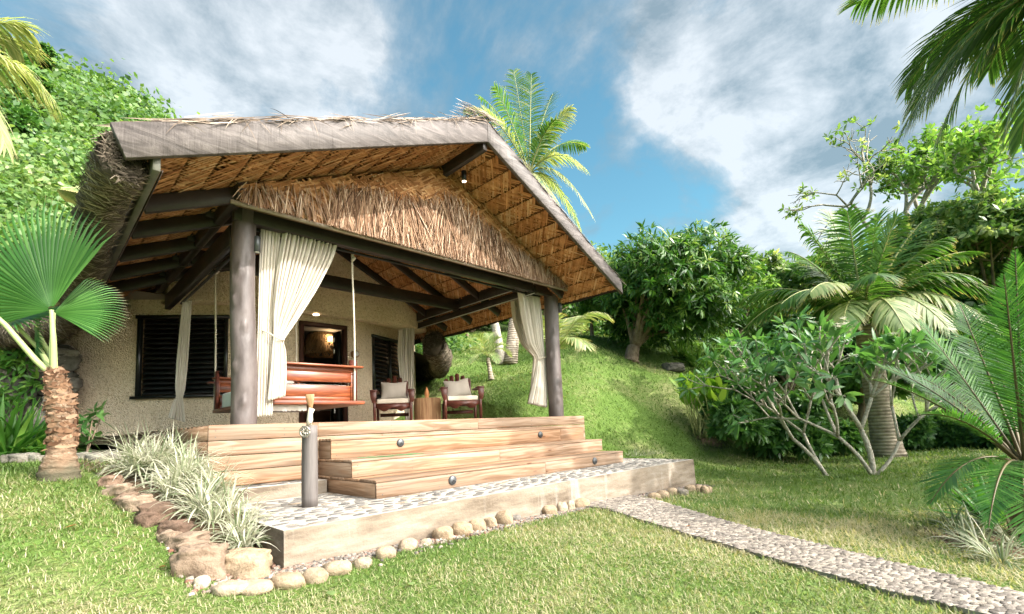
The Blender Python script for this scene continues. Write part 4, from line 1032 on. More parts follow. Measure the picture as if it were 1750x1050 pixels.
def tap_post():
    c = onz(529.5, 866, 0.); t = thing('tap_post', c, 'short grey wooden post with a garden tap standing on the terrace', 'tap post')
    b = MB(); z = np.linspace(0, .67, 10); b.tube([(c[0], c[1], zz) for zz in z], .063*(1+.03*np.sin(z*7)), 20); b.build('post', MAT['weather_post'], t, smooth=True)
    tv = -_f*np.array([1, 1, 0]); tv = unit(tv); rv = unit(CR*[1, 1, 0]); u3 = np.array([0, 0, 1.])
    k = c+[0, 0, .62]+rv*.012+tv*.07
    b = MB(); b.tube([k-tv*.03, k+tv*.05], .016, 10); b.tube([k+tv*.035+u3*.02, k+tv*.04-u3*.05+rv*.01], .012, 8)
    for a in np.linspace(0, 2*math.pi, 10)[:-1]: b.tube([k+tv*.055, k+tv*.056+rv*.04*math.cos(a)+u3*.04*math.sin(a)], .006, 5)
    b.tube([k+tv*.056+rv*.04*math.cos(a)+u3*.04*math.sin(a) for a in np.linspace(0, 2*math.pi, 17)], .008, 6)
    b.build('tap', MAT['chrome'], t)
    r = np.random.default_rng(3); b = MB()
    b.tube([k+u3*.05-tv*.03, k+u3*.10-tv*.01+rv*.012, k+u3*.15+rv*.02, k+u3*.19+rv*.035], [.02, .026, .018, .024], 8, rough=.35, rng=r)
    b.build('rope_wrap', MAT['rope'], t)
    # driftwood spout, a split cone opening upwards
    q = k+u3*.17+rv*.02-tv*.02; n = 13; th = np.linspace(-2.1, 2.1, n)
    P = [[q+u3*zz+rv*rr_*np.sin(a)*1.+tv*rr_*.6*np.cos(a)+rv*sh for a in th] for zz, rr_, sh in ((0, .009, 0), (.04, .020, -.004), (.09, .032, -.008), (.14, .038, -.01))]
    b = MB(); b.grid(np.array(P)); o = b.build('driftwood_spout', MAT['log'], t, smooth=True); s = o.modifiers.new('s', 'SOLIDIFY'); s.thickness = .008
tap_post()

# ================================================================== STONES AND GRAVEL
def rock_mesh(c, a, w_, h, rot, seed, ang=.25, sink=.25, lay=0.):
    r = np.random.default_rng(seed); n, m_ = (14, 20) if ang < .34 else (20, 28)
    ph = np.linspace(-math.pi/2, math.pi/2, n); th = np.linspace(0, 2*math.pi, m_+1)
    PH, TH = np.meshgrid(ph, th, indexing='ij')
    def sgn(v, e): return np.sign(v)*np.abs(v)**e
    e = .55 if ang > .3 else .8
    x = sgn(np.cos(PH), e)*sgn(np.cos(TH), e); y = sgn(np.cos(PH), e)*sgn(np.sin(TH), e); z = sgn(np.sin(PH), e)
    k = 1+ang*.5*(vnoise(x*1.3+seed, y*1.3+z*1.1, seed, 1.6, 3))+ang*.35*vnoise(z*3+seed, x*2-y*2, seed+7, 2.2, 2)+(ang > .34)*.07*vnoise(x*5+z*3, y*5-z*4, seed+9, 2., 2)
    k[:, -1] = k[:, 0]
    x, y, z = x*k*a, y*k*w_, z*k*h
    if lay: x = x*(1+lay*np.sign(np.sin(z/h*7)))
    ca, sa = math.cos(rot), math.sin(rot)
    return np.stack([c[0]+x*ca-y*sa, c[1]+x*sa+y*ca, c[2]+h*(1-2*sink)+z], -1)
def rock(u, v, wpx, hpx, seed, name, mm, label, cat, group, ang=.25, rot=None, rv=None, deep=.8, lay=0., dist=None):
    p = gd(u, dist) if dist else gp(u, v+hpx*.35); d = math.hypot(*(p[:2])); w_ = pxs(wpx, d, u)/2*1.08; h = pxs(hpx, d, u, 1)/2*1.05
    r = np.random.default_rng(seed); rot = (-math.pi/4+r.uniform(-.3, .3)) if rot is None else rot
    b = MB(); b.grid(rock_mesh(p, w_, w_*deep, h, rot, seed, ang, .25, lay), r.random() if rv is None else rv)
    o = b.build(name, mm, smooth=ang < .34); tag(o, label, cat, group); return o
BS = MAT['stone']; lb = 'small rounded stone in the low border along the front foot of the terrace'
fr = [(395, 1006, 60, 22, .8), (437, 1004, 56, 22, .7), (491, 992, 56, 26, .6), (538, 984, 40, 28, .7), (577, 972, 44, 24, .65), (621, 963, 28, 20, .75), (660, 946, 32, 22, .6), (697, 932, 30, 22, .7), (728, 927, 18, 12, .8),
      (757, 913, 34, 24, .45), (790, 906, 34, 26, .55), (816, 899, 28, 24, .5), (838, 894, 22, 22, .6), (861, 887, 28, 28, .45), (881, 886, 18, 14, .02), (897, 876, 26, 20, .5), (918, 874, 22, 20, .6), (940, 873, 24, 20, .5), (961, 868, 18, 20, .8), (976, 866, 14, 20, .8), (993, 861, 28, 20, .55)]
for i, (u, v, w_, h, rv) in enumerate(fr):
    sp = 'flat grey stone among the tan stones bordering the front of the terrace' if rv == .02 else lb
    rock(u, v, w_, h, 100+i, 'border_stone', BS, sp, 'stone', 'border stones along the terrace', .22, rv=rv)
for i, (u, v, w_, h, rv) in enumerate([(1118, 849, 20, 14, .5), (1133, 846, 22, 15, .45), (1150, 841, 20, 14, .6), (1166, 842, 20, 14, .06), (1180, 836, 20, 15, .4), (1194, 836, 18, 14, .5), (1205, 838, 14, 16, .55), (1213, 838, 10, 14, .6)]):
    rock(u, v, w_, h, 140+i, 'border_stone', BS, 'small rounded stone bordering the right end of the terrace, beyond the path', 'stone', 'border stones beyond the path', .22, rv=rv)
rock(345, 996, 26, 22, 160, 'border_stone', BS, 'small whitish stone lying on the grass before the big corner block', 'stone', None, .2, rv=1.)
rock(420, 965, 84, 48, 161, 'corner_rock', BS, 'large smooth tan block at the corner of the terrace', 'rock', None, .35, rot=-.75, rv=.6)
RR = MAT['redrock']
rock(342, 958, 84, 54, 162, 'corner_rock', RR, 'big craggy grey brown block at the front end of the planting bed', 'rock', None, .5, rot=-.6, rv=.8)
for i, (u, v, w_, h) in enumerate([(318, 925, 60, 24), (298, 905, 54, 26), (268, 880, 60, 34), (250, 888, 36, 22), (238, 862, 52, 26), (220, 853, 40, 22), (203, 838, 44, 20), (186, 824, 40, 18), (335, 940, 50, 24), (290, 918, 40, 20)]):
    rock(u, v, w_, h, 170+i, 'bed_rock', RR, 'layered red brown rock in the edging of the planting bed left of the terrace', 'rock', 'rocks edging the planting bed', .55, rot=-.9+.2*(i % 3), lay=.05)
for i, (u, v, w_, h) in enumerate([(12, 776, 40, 16), (45, 774, 44, 18), (70, 778, 28, 14), (155, 776, 44, 14), (140, 790, 36, 16), (170, 790, 40, 16), (200, 770, 30, 16)]):
    rock(u, v, w_, h, 190+i, 'bed_rock', MAT['darkstone'], 'dull grey rock at the back edge of the lawn near the fan palm', 'rock', 'rocks at the back of the left lawn', .4, rv=.9, dist=6.6-.1*(i % 3))
rock(1150, 627, 36, 16, 199, 'lawn_boulder', MAT['darkstone'], 'low dark boulder sunk in the grassy slope below the mango tree', 'boulder', None, .4, rv=.4)

def gravel():
    r = np.random.default_rng(9); b = MB(); n = 0
    for (x0, x1, k) in ((1.0, 4.3, 1750), (5.15, 6.95, 520)):
        for _ in range(k):
            x = r.uniform(x0, x1); y = 3.22-abs(r.normal(0, .10)); z = T(x, y)
            pebble(b, (x, y, z+.004), r.uniform(.010, .022), r.uniform(.008, .016), r.uniform(.007, .015), r.uniform(0, 3), r.random(), 0, 6)
    for _ in range(500):
        x = r.uniform(.62, 1.16); y = r.uniform(2.95, 3.7); z = T(x, y)
        pebble(b, (x, y, z+.004), r.uniform(.010, .024), r.uniform(.008, .018), r.uniform(.007, .015), r.uniform(0, 3), .55+.45*r.random(), 0, 6)
    o = b.build('gravel', MAT['gravel'], smooth=True); tag(o, 'loose mixed gravel between the border stones and the terrace', 'gravel', kind='stuff')
gravel()

# ================================================================== PLANTS
UP = np.array([0, 0, 1.])
def bez(p, q, sag, n=24, out=None):
    p = np.asarray(p, float); q = np.asarray(q, float); c = (p+q)/2+UP*sag if out is None else np.asarray(out, float)
    t = np.linspace(0, 1, n)[:, None]; return (1-t)**2*p+2*t*(1-t)*c+t*t*q
def frond_mesh(b, pts, lmax, wl, nl, seed, ang=55., vee=.15, droop=.8, rr=.02, rv=(.5, .2), start=.12, nseg=3, side=None, base_fade=.35, tip_fade=.35, roll=0.):
    """one feather leaf along the curve pts; material 0 leaflets, 1 stalk"""
    r = np.random.default_rng(seed); n = len(pts)
    b.tube(pts, np.linspace(rr, rr*.22, n), 5, .5, 1, cap=False)
    s = np.linspace(start, .995, nl); x = np.stack([np.interp(s, np.linspace(0, 1, n), pts[:, i]) for i in range(3)], 1)
    tg = unit(np.gradient(x, axis=0)); sd = np.cross(tg, UP); bad = np.linalg.norm(sd, axis=1) < .12
    if side is not None: sd = np.where(bad[:, None], side, sd)
    sd = unit(sd); nm = np.cross(sd, tg)
    if roll: sd, nm = sd*math.cos(roll)+nm*math.sin(roll), nm*math.cos(roll)-sd*math.sin(roll)
    L = lmax*np.minimum(1, np.minimum(base_fade+(s-start)/.25, tip_fade+(1-s)/.33))*r.uniform(.9, 1.06, nl)
    a = np.radians(ang)*(1-.45*s**2)
    for k in (-1, 1):
        D = tg*np.cos(a)[:, None]+sd*k*np.sin(a)[:, None]+nm*vee+r.normal(0, .035, (nl, 3))
        W = wl*np.ones(nl); keep = r.random(nl) > .02
        b.ribbons(x[keep], D[keep], np.cross(D, nm)[keep], L[keep], W[keep], nseg, droop*r.uniform(.7, 1.3, keep.sum()), np.clip(r.normal(rv[0], rv[1], keep.sum()), 0, 1))
def palm(name, label, base, crown, tips, mats, trunk, lmax, wl, nl, seed, cat='palm', group=None, droop=.9, vee=.1, ang=55, tm=None, rr=.028, rv=(.5, .2), pale=(), start=.12, nseg=3, bend=0.):
    t = thing(name, base, label, cat, group); crown = np.asarray(crown, float)
    if trunk:
        p = bez(base, crown, 0, 16); p[:, :2] += np.sin(np.linspace(0, math.pi, 16))[:, None]*bend*unit(CR[:2])
        rad = np.interp(np.linspace(0, 1, 16), [0, .06, .2, 1], [trunk*1.35, trunk*1.12, trunk, trunk*.72])
        b = MB(); b.tube(p, rad, 14, rough=.03, rng=np.random.default_rng(seed)); b.build('trunk', tm or MAT['palmtrunk'], t, smooth=True)
    for i, (tip, sag) in enumerate(tips):
        b = MB(); pts = bez(crown+(UP*.05), tip, sag)
        ip = i in pale
        frond_mesh(b, pts, lmax, wl, nl, seed*50+i, ang, vee, droop, rr, (rv[0]+(.2 if ip else 0), rv[1]), start, nseg, side=CR)
        b.build('frond', [mats[1] if ip else mats[0], mats[2]], t)
    return t
P_ = (MAT['palm'], MAT['palm_pale'], MAT['rachis'])

# --- coconut palm behind the roof
cr = at(905, 300, 15.5)
palm('coconut_palm', 'tall coconut palm rising behind the right slope of the thatched roof', gp(872, 624), cr,
     [(at(u, v, d), s) for u, v, d, s in ((878, 122, 15.6, .3), (908, 128, 15.4, .2), (846, 150, 15.0, .5), (797, 186, 14.6, 1.3), (820, 165, 16.3, .9), (975, 184, 15., .5), (945, 160, 16.4, .5), (1004, 292, 15., 1.2), (1014, 372, 14.7, 1.5), (992, 392, 15.8, 1.3), (960, 395, 14.2, 1.2), (840, 300, 17, 1.), (1000, 250, 17, 1.), (950, 205, 14.4, .6))],
     P_, .17, .62, .042, 46, 1, droop=.9, pale=(3, 7, 8, 9, 10, 5), rv=(.55, .25))
# a second, grey leaning trunk beside it
b = MB(); b.tube(bez(gp(858, 624), at(842, 530, 14.), 0, 10), np.linspace(.15, .10, 10), 10, rough=.08, rng=np.random.default_rng(3))
tt = thing('leaning_tree', gp(858, 624), 'grey leaning tree trunk next to the coconut palm trunk on the slope', 'tree')
b.build('trunk', MAT['bark_pale'], tt, smooth=True)
# --- small palm just behind the right post
palm('young_palm', 'small pale palm behind the right front post', gp(950, 668), at(950, 610, 10.2),
     [(at(u, v, d), s) for u, v, d, s in ((1040, 541, 10., .75), (975, 545, 10.8, .5), (930, 540, 9.8, .45), (905, 560, 10.6, .5), (1000, 590, 9.4, .5), (985, 560, 11.4, .6))],
     P_, .05, .5, .036, 36, 2, pale=(0, 1, 2, 3, 4, 5), group=None, droop=.7, rr=.018)
# --- little feathery palm on the slope seen between the chairs and the post
palm('dwarf_palm', 'dwarf feathery palm with a short crooked trunk on the slope beyond the armchairs', gp(840, 651), at(834, 613, 12.2),
     [(at(u, v, d), s) for u, v, d, s in ((790, 605, 12., .35), (800, 585, 12.4, .3), (818, 575, 12., .2), (836, 572, 12.5, .15), (852, 578, 12.1, .2), (866, 592, 12., .3), (872, 608, 12.5, .4), (805, 620, 11.6, .3), (850, 620, 11.5, .3), (825, 590, 13., .2))],
     (MAT['palm_pale'], MAT['palm_pale'], MAT['rachis']), .065, .24, .022, 26, 3, droop=.5, vee=.3, rr=.012, rv=(.5, .2))
# --- the big young coconut palm on the right lawn
cr = at(1478, 556, 12.3)
palm('coconut_palm', 'broad young coconut palm with a swollen grey trunk on the right lawn', gp(1518, 780), cr,
     [(at(u, v, d), s) for u, v, d, s in ((1372, 384, 12.2, .35), (1416, 362, 12.6, .3), (1448, 362, 12.0, .2), (1500, 368, 12.6, .2), (1532, 372, 12.0, .3), (1612, 408, 12.2, .5), (1575, 380, 13.2, .4), (1668, 474, 12.0, .85), (1722, 505, 12.3, 1.1), (1700, 556, 11.4, 1.2), (1620, 560, 10.8, 1.1),
         (1268, 512, 12.2, .9), (1262, 574, 11.8, 1.35), (1280, 545, 13.0, 1.0), (1335, 520, 10.8, .95), (1385, 500, 10.2, .9), (1345, 430, 13.2, .6), (1545, 560, 10.0, 1.0), (1500, 470, 10.6, .7), (1440, 560, 10.2, .95), (1660, 430, 13.4, .7), (1360, 590, 11.5, 1.2), (1600, 600, 12.5, 1.3), (1690, 590, 13, 1.2))],
     P_, .25, .66, .045, 52, 4, droop=1.0, pale=(9, 10, 15, 17, 19), rv=(.35, .22), rr=.03)
# --- fronds of a palm beyond the right edge, hanging into the top corner
cr = at(1905, -40, 7.6)
palm('coconut_palm', 'coconut palm whose fronds hang into the top right corner of the sky', gp(1990, 820), cr,
     [(at(u, v, d), s) for u, v, d, s in ((1542, 222, 7.2, .95), (1556, 190, 8., 1.05), (1600, 246, 7.0, 1.1), (1550, 150, 8.4, 1.0), (1716, 236, 7.4, 1.0), (1690, 120, 8.8, .9), (1462, 8, 8.4, .7), (1600, -60, 9., .8), (1745, 245, 8.6, 1.1), (2150, 60, 8, .8), (2050, -150, 8, .6), (1950, 280, 7, .9), (1800, -200, 7.6, .4))],
     P_, .17, .68, .034, 70, 5, droop=.75, rv=(.35, .25), rr=.026, pale=())
# --- fronds from the left edge
cr = at(-135, 118, 12.)
palm('coconut_palm', 'coconut palm reaching in from the left edge with one drooping pale frond', gp(-260, 720), cr,
     [(at(u, v, d), s) for u, v, d, s in ((96, 176, 11.6, 1.15), (44, 48, 12., .7), (30, 78, 12.6, .8), (-300, 100, 12, 1), (-200, -60, 12, .4), (10, 250, 11., 1.3), (-120, 320, 11.5, 1.))],
     P_, .16, .85, .045, 46, 6, droop=1.2, pale=(0, 1, 2, 5), rv=(.6, .2))

# --- cycad at the right edge
def cycad():
    c = at(1752, 800, 5.); g = gp(1752, 905)
    g = np.array([c[0], c[1], T(c[0], c[1])])
    t = thing('cycad', g, 'glossy cycad with stiff arching feather leaves at the right edge of the lawn', 'cycad')
    b = MB(); b.tube([g-[0, 0, .05], g+[0, 0, .1], c-[0, 0, .02], c+[0, 0, .05]], [.13, .14, .12, .05], 12, rough=.15, rng=np.random.default_rng(1)); b.build('trunk', MAT['bark'], t)
    tips = [(1484, 648, 4.9, .22), (1494, 622, 5.3, .22), (1571, 548, 5.2, .05), (1716, 470, 4.7, -.05), (1735, 430, 5.2, .0), (1640, 520, 5.6, .05), (1559, 712, 4.6, .28), (1589, 862, 4.5, .36), (1690, 900, 4.1, .36), (1612, 812, 5.6, .22), (1800, 450, 4.9, .0), (1850, 560, 4.6, .1), (1760, 940, 4.1, .4), (1900, 700, 5, .3), (1880, 850, 4.6, .35), (1560, 640, 5.8, .2), (1700, 600, 5.9, .1)]
    for i, (u, v, d, s) in enumerate(tips):
        b = MB(); frond_mesh(b, bez(c, at(u, v, d), s, 22), .25, .0125, 62, 300+i, 62, .12, .12, .013, (.5, .22), .2, 2, side=CR, base_fade=.3, tip_fade=.12)
        b.build('frond', [MAT['cycad'], MAT['rachis_dk']], t)
cycad()

# --- fan palm on the left
def fan_leaf(b, c, right, up, R, a0, a1, n, seed, cup=.10, bendy=.12):
    r = np.random.default_rng(seed); right = unit(right); up = unit(up-right*(up@right)); nrm = np.cross(right, up)
    nrm = nrm if nrm@(_o()-c) > 0 else -nrm
    th = np.linspace(a0, a1, 2*n+1)
    def pt(a, rr_, lift): return c+(right*math.cos(a)+up*math.sin(a))*rr_+nrm*(lift-cup*(rr_/R)**2*R)-UP*bendy*(rr_/R)**3*R*abs(math.cos(a))
    for i in range(n):
        al, am, ar = th[2*i], th[2*i+1], th[2*i+2]; k = (i+.5)/n; Ri = R*(.86+.14*math.sin(math.pi*k))*r.uniform(.96, 1.03); rv = np.clip(.45+.25*(-1)**i*.6+r.normal(0, .12), 0, 1)
        rs = [.03*R, .3*R, .58*R]
        V = []
        for q, rr_ in enumerate(rs):
            V += [pt(al, rr_, 0), pt(am, rr_, rr_*(ar-al)*.42), pt(ar, rr_, 0)]
        da = (ar-al)*.28
        V += [pt(al+da, .82*Ri, 0), pt(am, .82*Ri, .012), pt(ar-da, .82*Ri, 0), pt(am, Ri, -.02)]
        F = [(0, 1, 4, 3), (1, 2, 5, 4), (3, 4, 7, 6), (4, 5, 8, 7), (6, 7, 10, 9), (7, 8, 11, 10)]
        n0 = b.n; b.add(V, F, rv, [0]*9+[.55, .55, .55, 1.]); b.F.append((n0+np.array([(9, 10, 12), (10, 11, 12)]), 0))
def fan_palm():
    d = 5.0; base = gp(101, 818); d = math.hypot(*base[:2])
    t = thing('fan_palm', base, 'fan palm with one huge pleated leaf and a fibrous swollen trunk left of the bungalow', 'palm')
    pr = [(101, 824, 39), (101, 808, 38), (102, 795, 34), (104, 778, 28), (106, 762, 25), (107, 740, 25), (106, 715, 25), (104, 690, 25), (101, 672, 22), (98, 655, 19), (95, 640, 14), (93, 630, 10)]
    pts = np.array([at(u, v, d) for u, v, w_ in pr]); rad = np.array([pxs(w_, d, u) for u, v, w_ in pr])
    r = np.random.default_rng(12)
    s = np.linspace(0, len(pr)-1, 60); pp = np.stack([np.interp(s, range(len(pr)), pts[:, i]) for i in range(3)], 1); rd = np.interp(s, range(len(pr)), rad)*(1+.035*np.sin(s*7.5)+.012*np.sin(s*23))
    b = MB(); b.tube(pp, rd, 26, .55, rough=.025, rng=r); M, n = mat('fan_trunk_bark', .9, .1)
    ns = n.noise(n.pos((6, 6, 14)), 2.2, 6., .65); sp = n('ShaderNodeSeparateXYZ', {0: n('ShaderNodeNewGeometry').outputs['Position']})
    c = n.ramp(ns, [(.3, (.085, .052, .034)), (.5, (.175, .115, .075)), (.7, (.30, .225, .165))]).outputs[0]
    mo = n.math('ADD', n.math('MULTIPLY', n.math('SUBTRACT', sp.outputs[2], float(base[2])), 1.), n.math('MULTIPLY', n.noise(n.pos(), 9., 4.), .22))
    n.setc(n.mix(n.ramp(mo, [(.16, (1, 1, 1)), (.24, (0, 0, 0))]).outputs[0], c, (.085, .075, .05))); n.bump(ns, .8, .03)
    tr = b.build('trunk', M, t, smooth=True)
    b = MB(); N = 700; k = r.integers(20, 59, N); th = r.uniform(0, 6.28, N); nr = np.stack([np.cos(th), np.sin(th), 0*th], 1)
    P = pp[k]+nr*rd[k][:, None]*.98; D = nr*.2+np.stack([-np.sin(th), np.cos(th), 0*th], 1)*r.normal(0, .7, (N, 1))+UP*r.normal(.15, .5, (N, 1))
    b.ribbons(P, D, UP, r.uniform(.02, .05, N), r.uniform(.004, .011, N), 2, .3, r.random(N))
    # broken leaf bases in rows round the trunk
    N = 150; k = np.sort(r.integers(20, 57, N)); th = np.arange(N)*2.4; nr = np.stack([np.cos(th), np.sin(th), 0*th], 1)
    tg = np.stack([-np.sin(th), np.cos(th), 0*th], 1); b.ribbons(pp[k]+nr*rd[k][:, None]*1.0-tg*.05, tg+UP*r.normal(.1, .3, (N, 1))+nr*.03, UP, r.uniform(.07, .13, N), r.uniform(.02, .045, N), 3, 0, r.random(N), prof=[.4, 1., .9, .3])
    b.build('fibre', MAT['fibre'], tr)
    top = pp[-1]
    def leaf(cpx, dd, R, a0, a1, n, seed, right, up, ppath, pw=.024):
        c = at(*cpx, dd); b = MB(); p = np.array([top-UP*.06]+[at(u, v, dd) for u, v in ppath]+[c])
        tt = np.linspace(0, len(p)-1, 14); p = np.stack([np.interp(tt, range(len(p)), p[:, i]) for i in range(3)], 1)
        b.tube(p, np.linspace(pw, pw*.55, 14), 7, .5, 1)
        fan_leaf(b, c, right, up, R, a0, a1, n, seed); b.build('fan_leaf', [MAT['fan'], MAT['fanstalk']], t)
    rt_ = unit(CR*[1, 1, 0]); fw = unit(_f*[1, 1, 0])
    leaf((88, 530), d-.05, .95, math.radians(52), math.radians(192), 40, 1, rt_, UP*1.-fw*.12, [(91, 580)], .026)
    leaf((92, 535), d+.12, .50, math.radians(-32), math.radians(66), 30, 2, rt_*.95+fw*.25, UP*.95+fw*.2, [(88, 600)])
    leaf((20, 548), d+.5, .45, math.radians(-30), math.radians(150), 32, 3, rt_*.9-fw*.4, UP*.5+fw*.8, [(70, 600)])
    leaf((-120, 470), d+.1, .4, math.radians(20), math.radians(200), 30, 4, rt_, UP+fw*.3, [(60, 615), (0, 545)], .026)
    leaf((60, 560), d+.7, .42, math.radians(-70), math.radians(60), 30, 5, rt_*.7-fw*.7, UP*.8, [(85, 605)])
fan_palm()

# --- strap leaf clumps
def clump(b, c, n, L, W, mm_rv, droop, seed, spread=.75, rad=.05, fold=.25):
    r = np.random.default_rng(seed); th = r.uniform(0, 6.28, n); el = r.uniform(.25, 1.45, n)
    D = np.stack([np.cos(th)*np.cos(el)*spread, np.sin(th)*np.cos(el)*spread, np.sin(el)], 1)
    P = np.asarray(c)+np.stack([np.cos(th), np.sin(th), 0*th], 1)*r.random((n, 1))*rad
    b.ribbons(P, D, np.stack([-np.sin(th), np.cos(th), 0*th], 1), L*r.uniform(.55, 1.1, n), W*r.uniform(.7, 1.2, n), 5, droop*r.uniform(.6, 1.4, n), np.clip(r.normal(mm_rv, .25, n), 0, 1), fold=fold)
for i, (u, v, n_, L) in enumerate([(262, 812, 110, .46), (300, 806, 90, .42), (232, 812, 80, .40), (338, 818, 60, .34), (318, 838, 80, .38), (352, 862, 70, .34), (375, 850, 50, .26), (388, 888, 70, .32), (420, 905, 50, .26), (432, 935, 60, .27), (290, 850, 60, .34), (205, 800, 40, .3), (362, 900, 50, .3), (335, 885, 40, .26)]+[(x_, y_, n2, L2) for x_, y_, n2, L2 in ((1.02, 3.5, 60, .25), (1.04, 3.72, 70, .30), (.88, 3.95, 60, .3), (1.02, 4.25, 80, .34), (.86, 4.55, 80, .36), (.98, 4.85, 90, .4), (.75, 5.05, 80, .38), (.95, 5.35, 80, .42), (.7, 5.5, 70, .4))]):
    b = MB(); p = gp(u, v+10)+UP*.06 if u > 10 else np.array([u, v, T(u, v)+.1]); clump(b, p, n_, L, .0125, .62, 1.5, 400+i)
    o = b.build('spider_plant', MAT['varieg']); tag(o, 'cream striped spider plant spilling over the rocks left of the terrace', 'plant', 'spider plants in the planting bed')
for i, (u, v, n_, L) in enumerate([(1680, 945, 60, .30), (1650, 925, 50, .28), (1712, 962, 50, .30), (1740, 935, 50, .3), (1630, 900, 30, .24)]):
    b = MB(); p = gp(u, v); clump(b, p, n_, L, .012, .42, 1.4, 430+i)
    o = b.build('spider_plant', MAT['varieg']); tag(o, 'striped spider plant in the bare soil under the cycad', 'plant', 'spider plants under the cycad')
b = MB(); clump(b, gp(1700, 900), 34, .55, .05, .4, .8, 440); tag(b.build('strap_leaf_plant', MAT['lily']), 'dark broad strap leaved plant at the foot of the cycad', 'plant')
b = MB(); r_ = np.random.default_rng(77)
for k in range(9): clump(b, gp(1075+k*7, 781-k*.6), 16, .13, .006, .9, .9, 450+k, rad=.04)
tag(b.build('dry_grass_tuft', MAT['varieg']), 'bleached dry grass tufts behind the right end of the terrace', 'grass', kind='stuff')
for i, (u, v, n_, L, W) in enumerate([(20, 768, 60, .75, .045), (52, 768, 50, .6, .04), (-12, 770, 50, .8, .045), (78, 764, 30, .5, .04), (5, 740, 40, .7, .045)]):
    b = MB(); clump(b, gd(u, 7.0+.2*(i % 3)), n_, L, W, .5, 1.0, 460+i)
    tag(b.build('lily_plant', MAT['lily']), 'lush green strap leaved lily growing along the dark stone wall at the left', 'plant', 'lilies along the stone wall')
b = MB(); clump(b, ony(935, 712, 6.2)*[1, 1, 0]+[.6, .9, .72], 20, .22, .03, .5, .8, 470); tag(b.build('fern_tuft', MAT['lily']), 'small green tuft showing under the tied curtain by the right post', 'plant')

# --- broad leaved trees and shrubs
def whorls(b, tips, nrm, k, L, W, r, droop=.6, rv=(.5, .25), nseg=2, out=.5, fold=0.):
    """k leaves round each twig tip"""
    N = len(tips); P = np.repeat(tips, k, 0); Nn = np.repeat(nrm, k, 0)
    rnd = unit(r.normal(0, 1, (N*k, 3))); D = unit(rnd+Nn*out)
    Wd = np.cross(D, unit(Nn+r.normal(0, .35, (N*k, 3))))
    tint = np.repeat(r.normal(0, rv[1]*.7, N), k)
    b.ribbons(P+rnd*L*.15, D, Wd, L*r.uniform(.65, 1.15, N*k), W*r.uniform(.75, 1.15, N*k), nseg, droop*r.uniform(.4, 1.5, N*k), np.clip(rv[0]+tint+r.normal(0, rv[1]*.6, N*k), 0, 1), prof=[.35, 1., .05] if nseg == 2 else None, fold=fold)
def crown_tips(c, rad, nb, nt, r, brad=(.28, .48), flat=.75, low=-.55):
    rad = np.asarray(rad, float); T_, N_ = [], []; B = []
    for i in range(nb):
        d = unit(r.normal(0, 1, 3)); d[2] = max(d[2], low); q = c+d*rad*r.uniform(.45, .88); br = r.uniform(*brad)*rad.mean(); B.append(q)
        m_ = nt//nb; e = unit(r.normal(0, 1, (m_, 3))); e[:, 2] = np.where(e[:, 2] < -.35, -e[:, 2], e[:, 2])
        T_.append(q+e*br*[1.1, 1.1, flat]*r.uniform(.7, 1.05, (m_, 1))); N_.append(unit(e+d*.4+[0, 0, .25]))
    return np.vstack(T_), np.vstack(N_), np.array(B)
def broad_tree(name, label, base, c, rad, mm, L, W, nb, nt, k, seed, trunk=.16, group=None, cat='tree', droop=.6, rv=(.5, .25), barkm=None, brad=(.28, .48), limbs=9, fork=.35, low=-.55):
    r = np.random.default_rng(seed); base = np.asarray(base, float); c = np.asarray(c, float)
    t = thing(name, base, label, cat, group); tips, nr, B = crown_tips(c, rad, nb, nt, r, brad, low=low)
    if trunk:
        b = MB(); f = base+(c-base)*fork+np.array([r.normal(0, .1), r.normal(0, .1), 0])*trunk*3
        b.tube(bez(base-UP*.1, f, 0, 10), np.interp(np.linspace(0, 1, 10), [0, .15, 1], [trunk*1.5, trunk*1.08, trunk*.9]), 11, rough=.08, rng=r)
        for q in B[r.permutation(len(B))[:limbs]]:
            p = bez(f-UP*.05, q, 0, 9, out=f+(q-f)*.45+UP*np.linalg.norm(q-f)*.08+r.normal(0, .05, 3)*trunk*6); b.tube(p, np.linspace(trunk*.5, trunk*.10, 9), 7, rough=.08, rng=r)
            for j in range(2):
                q2 = tips[r.integers(len(tips))]; q2 = q+unit(q2-q)*min(np.linalg.norm(q2-q), .5*np.mean(rad)); b.tube(bez(p[6], q2, 0, 5), np.linspace(trunk*.2, trunk*.05, 5), 5)
        b.build('trunk', barkm or MAT['bark'], t, smooth=True)
    b = MB(); whorls(b, tips, nr, k, L, W, r, droop, rv); b.build('crown', mm, t)
    return t
mb = gp(1077, 616); md = math.hypot(*mb[:2])
broad_tree('mango_tree', 'dense dark mango tree with a forked trunk at the top of the grass slope', mb, at(1134, 502, md+.4), (pxs(150, md, 1134), pxs(150, md, 1134), pxs(106, md, 1134, 1)), MAT['mango'], pxs(15.5, md, 1134), pxs(4., md, 1134), 60, 4200, 9, 21, trunk=pxs(13, md, 1134), droop=.9, rv=(.5, .3), fork=.2, limbs=10, low=-.8)
hg = 'bushes along the top of the slope'
for i, (u, v, w_, h, d, mm) in enumerate([(1030, 572, 30, 24, 19, 'bush'), (1062, 575, 26, 20, 20, 'bush'), (1105, 580, 32, 26, 19, 'bush'), (1140, 585, 30, 26, 18.5, 'bush'), (1172, 598, 30, 22, 18, 'bush'), (985, 565, 30, 22, 19, 'bush'), (1215, 600, 36, 30, 19, 'bush')]):
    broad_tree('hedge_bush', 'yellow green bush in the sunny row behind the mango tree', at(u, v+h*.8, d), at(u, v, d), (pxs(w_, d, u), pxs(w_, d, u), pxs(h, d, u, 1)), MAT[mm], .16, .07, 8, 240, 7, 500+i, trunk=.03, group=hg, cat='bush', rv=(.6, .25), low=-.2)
bt = 'wooded backdrop behind the garden'
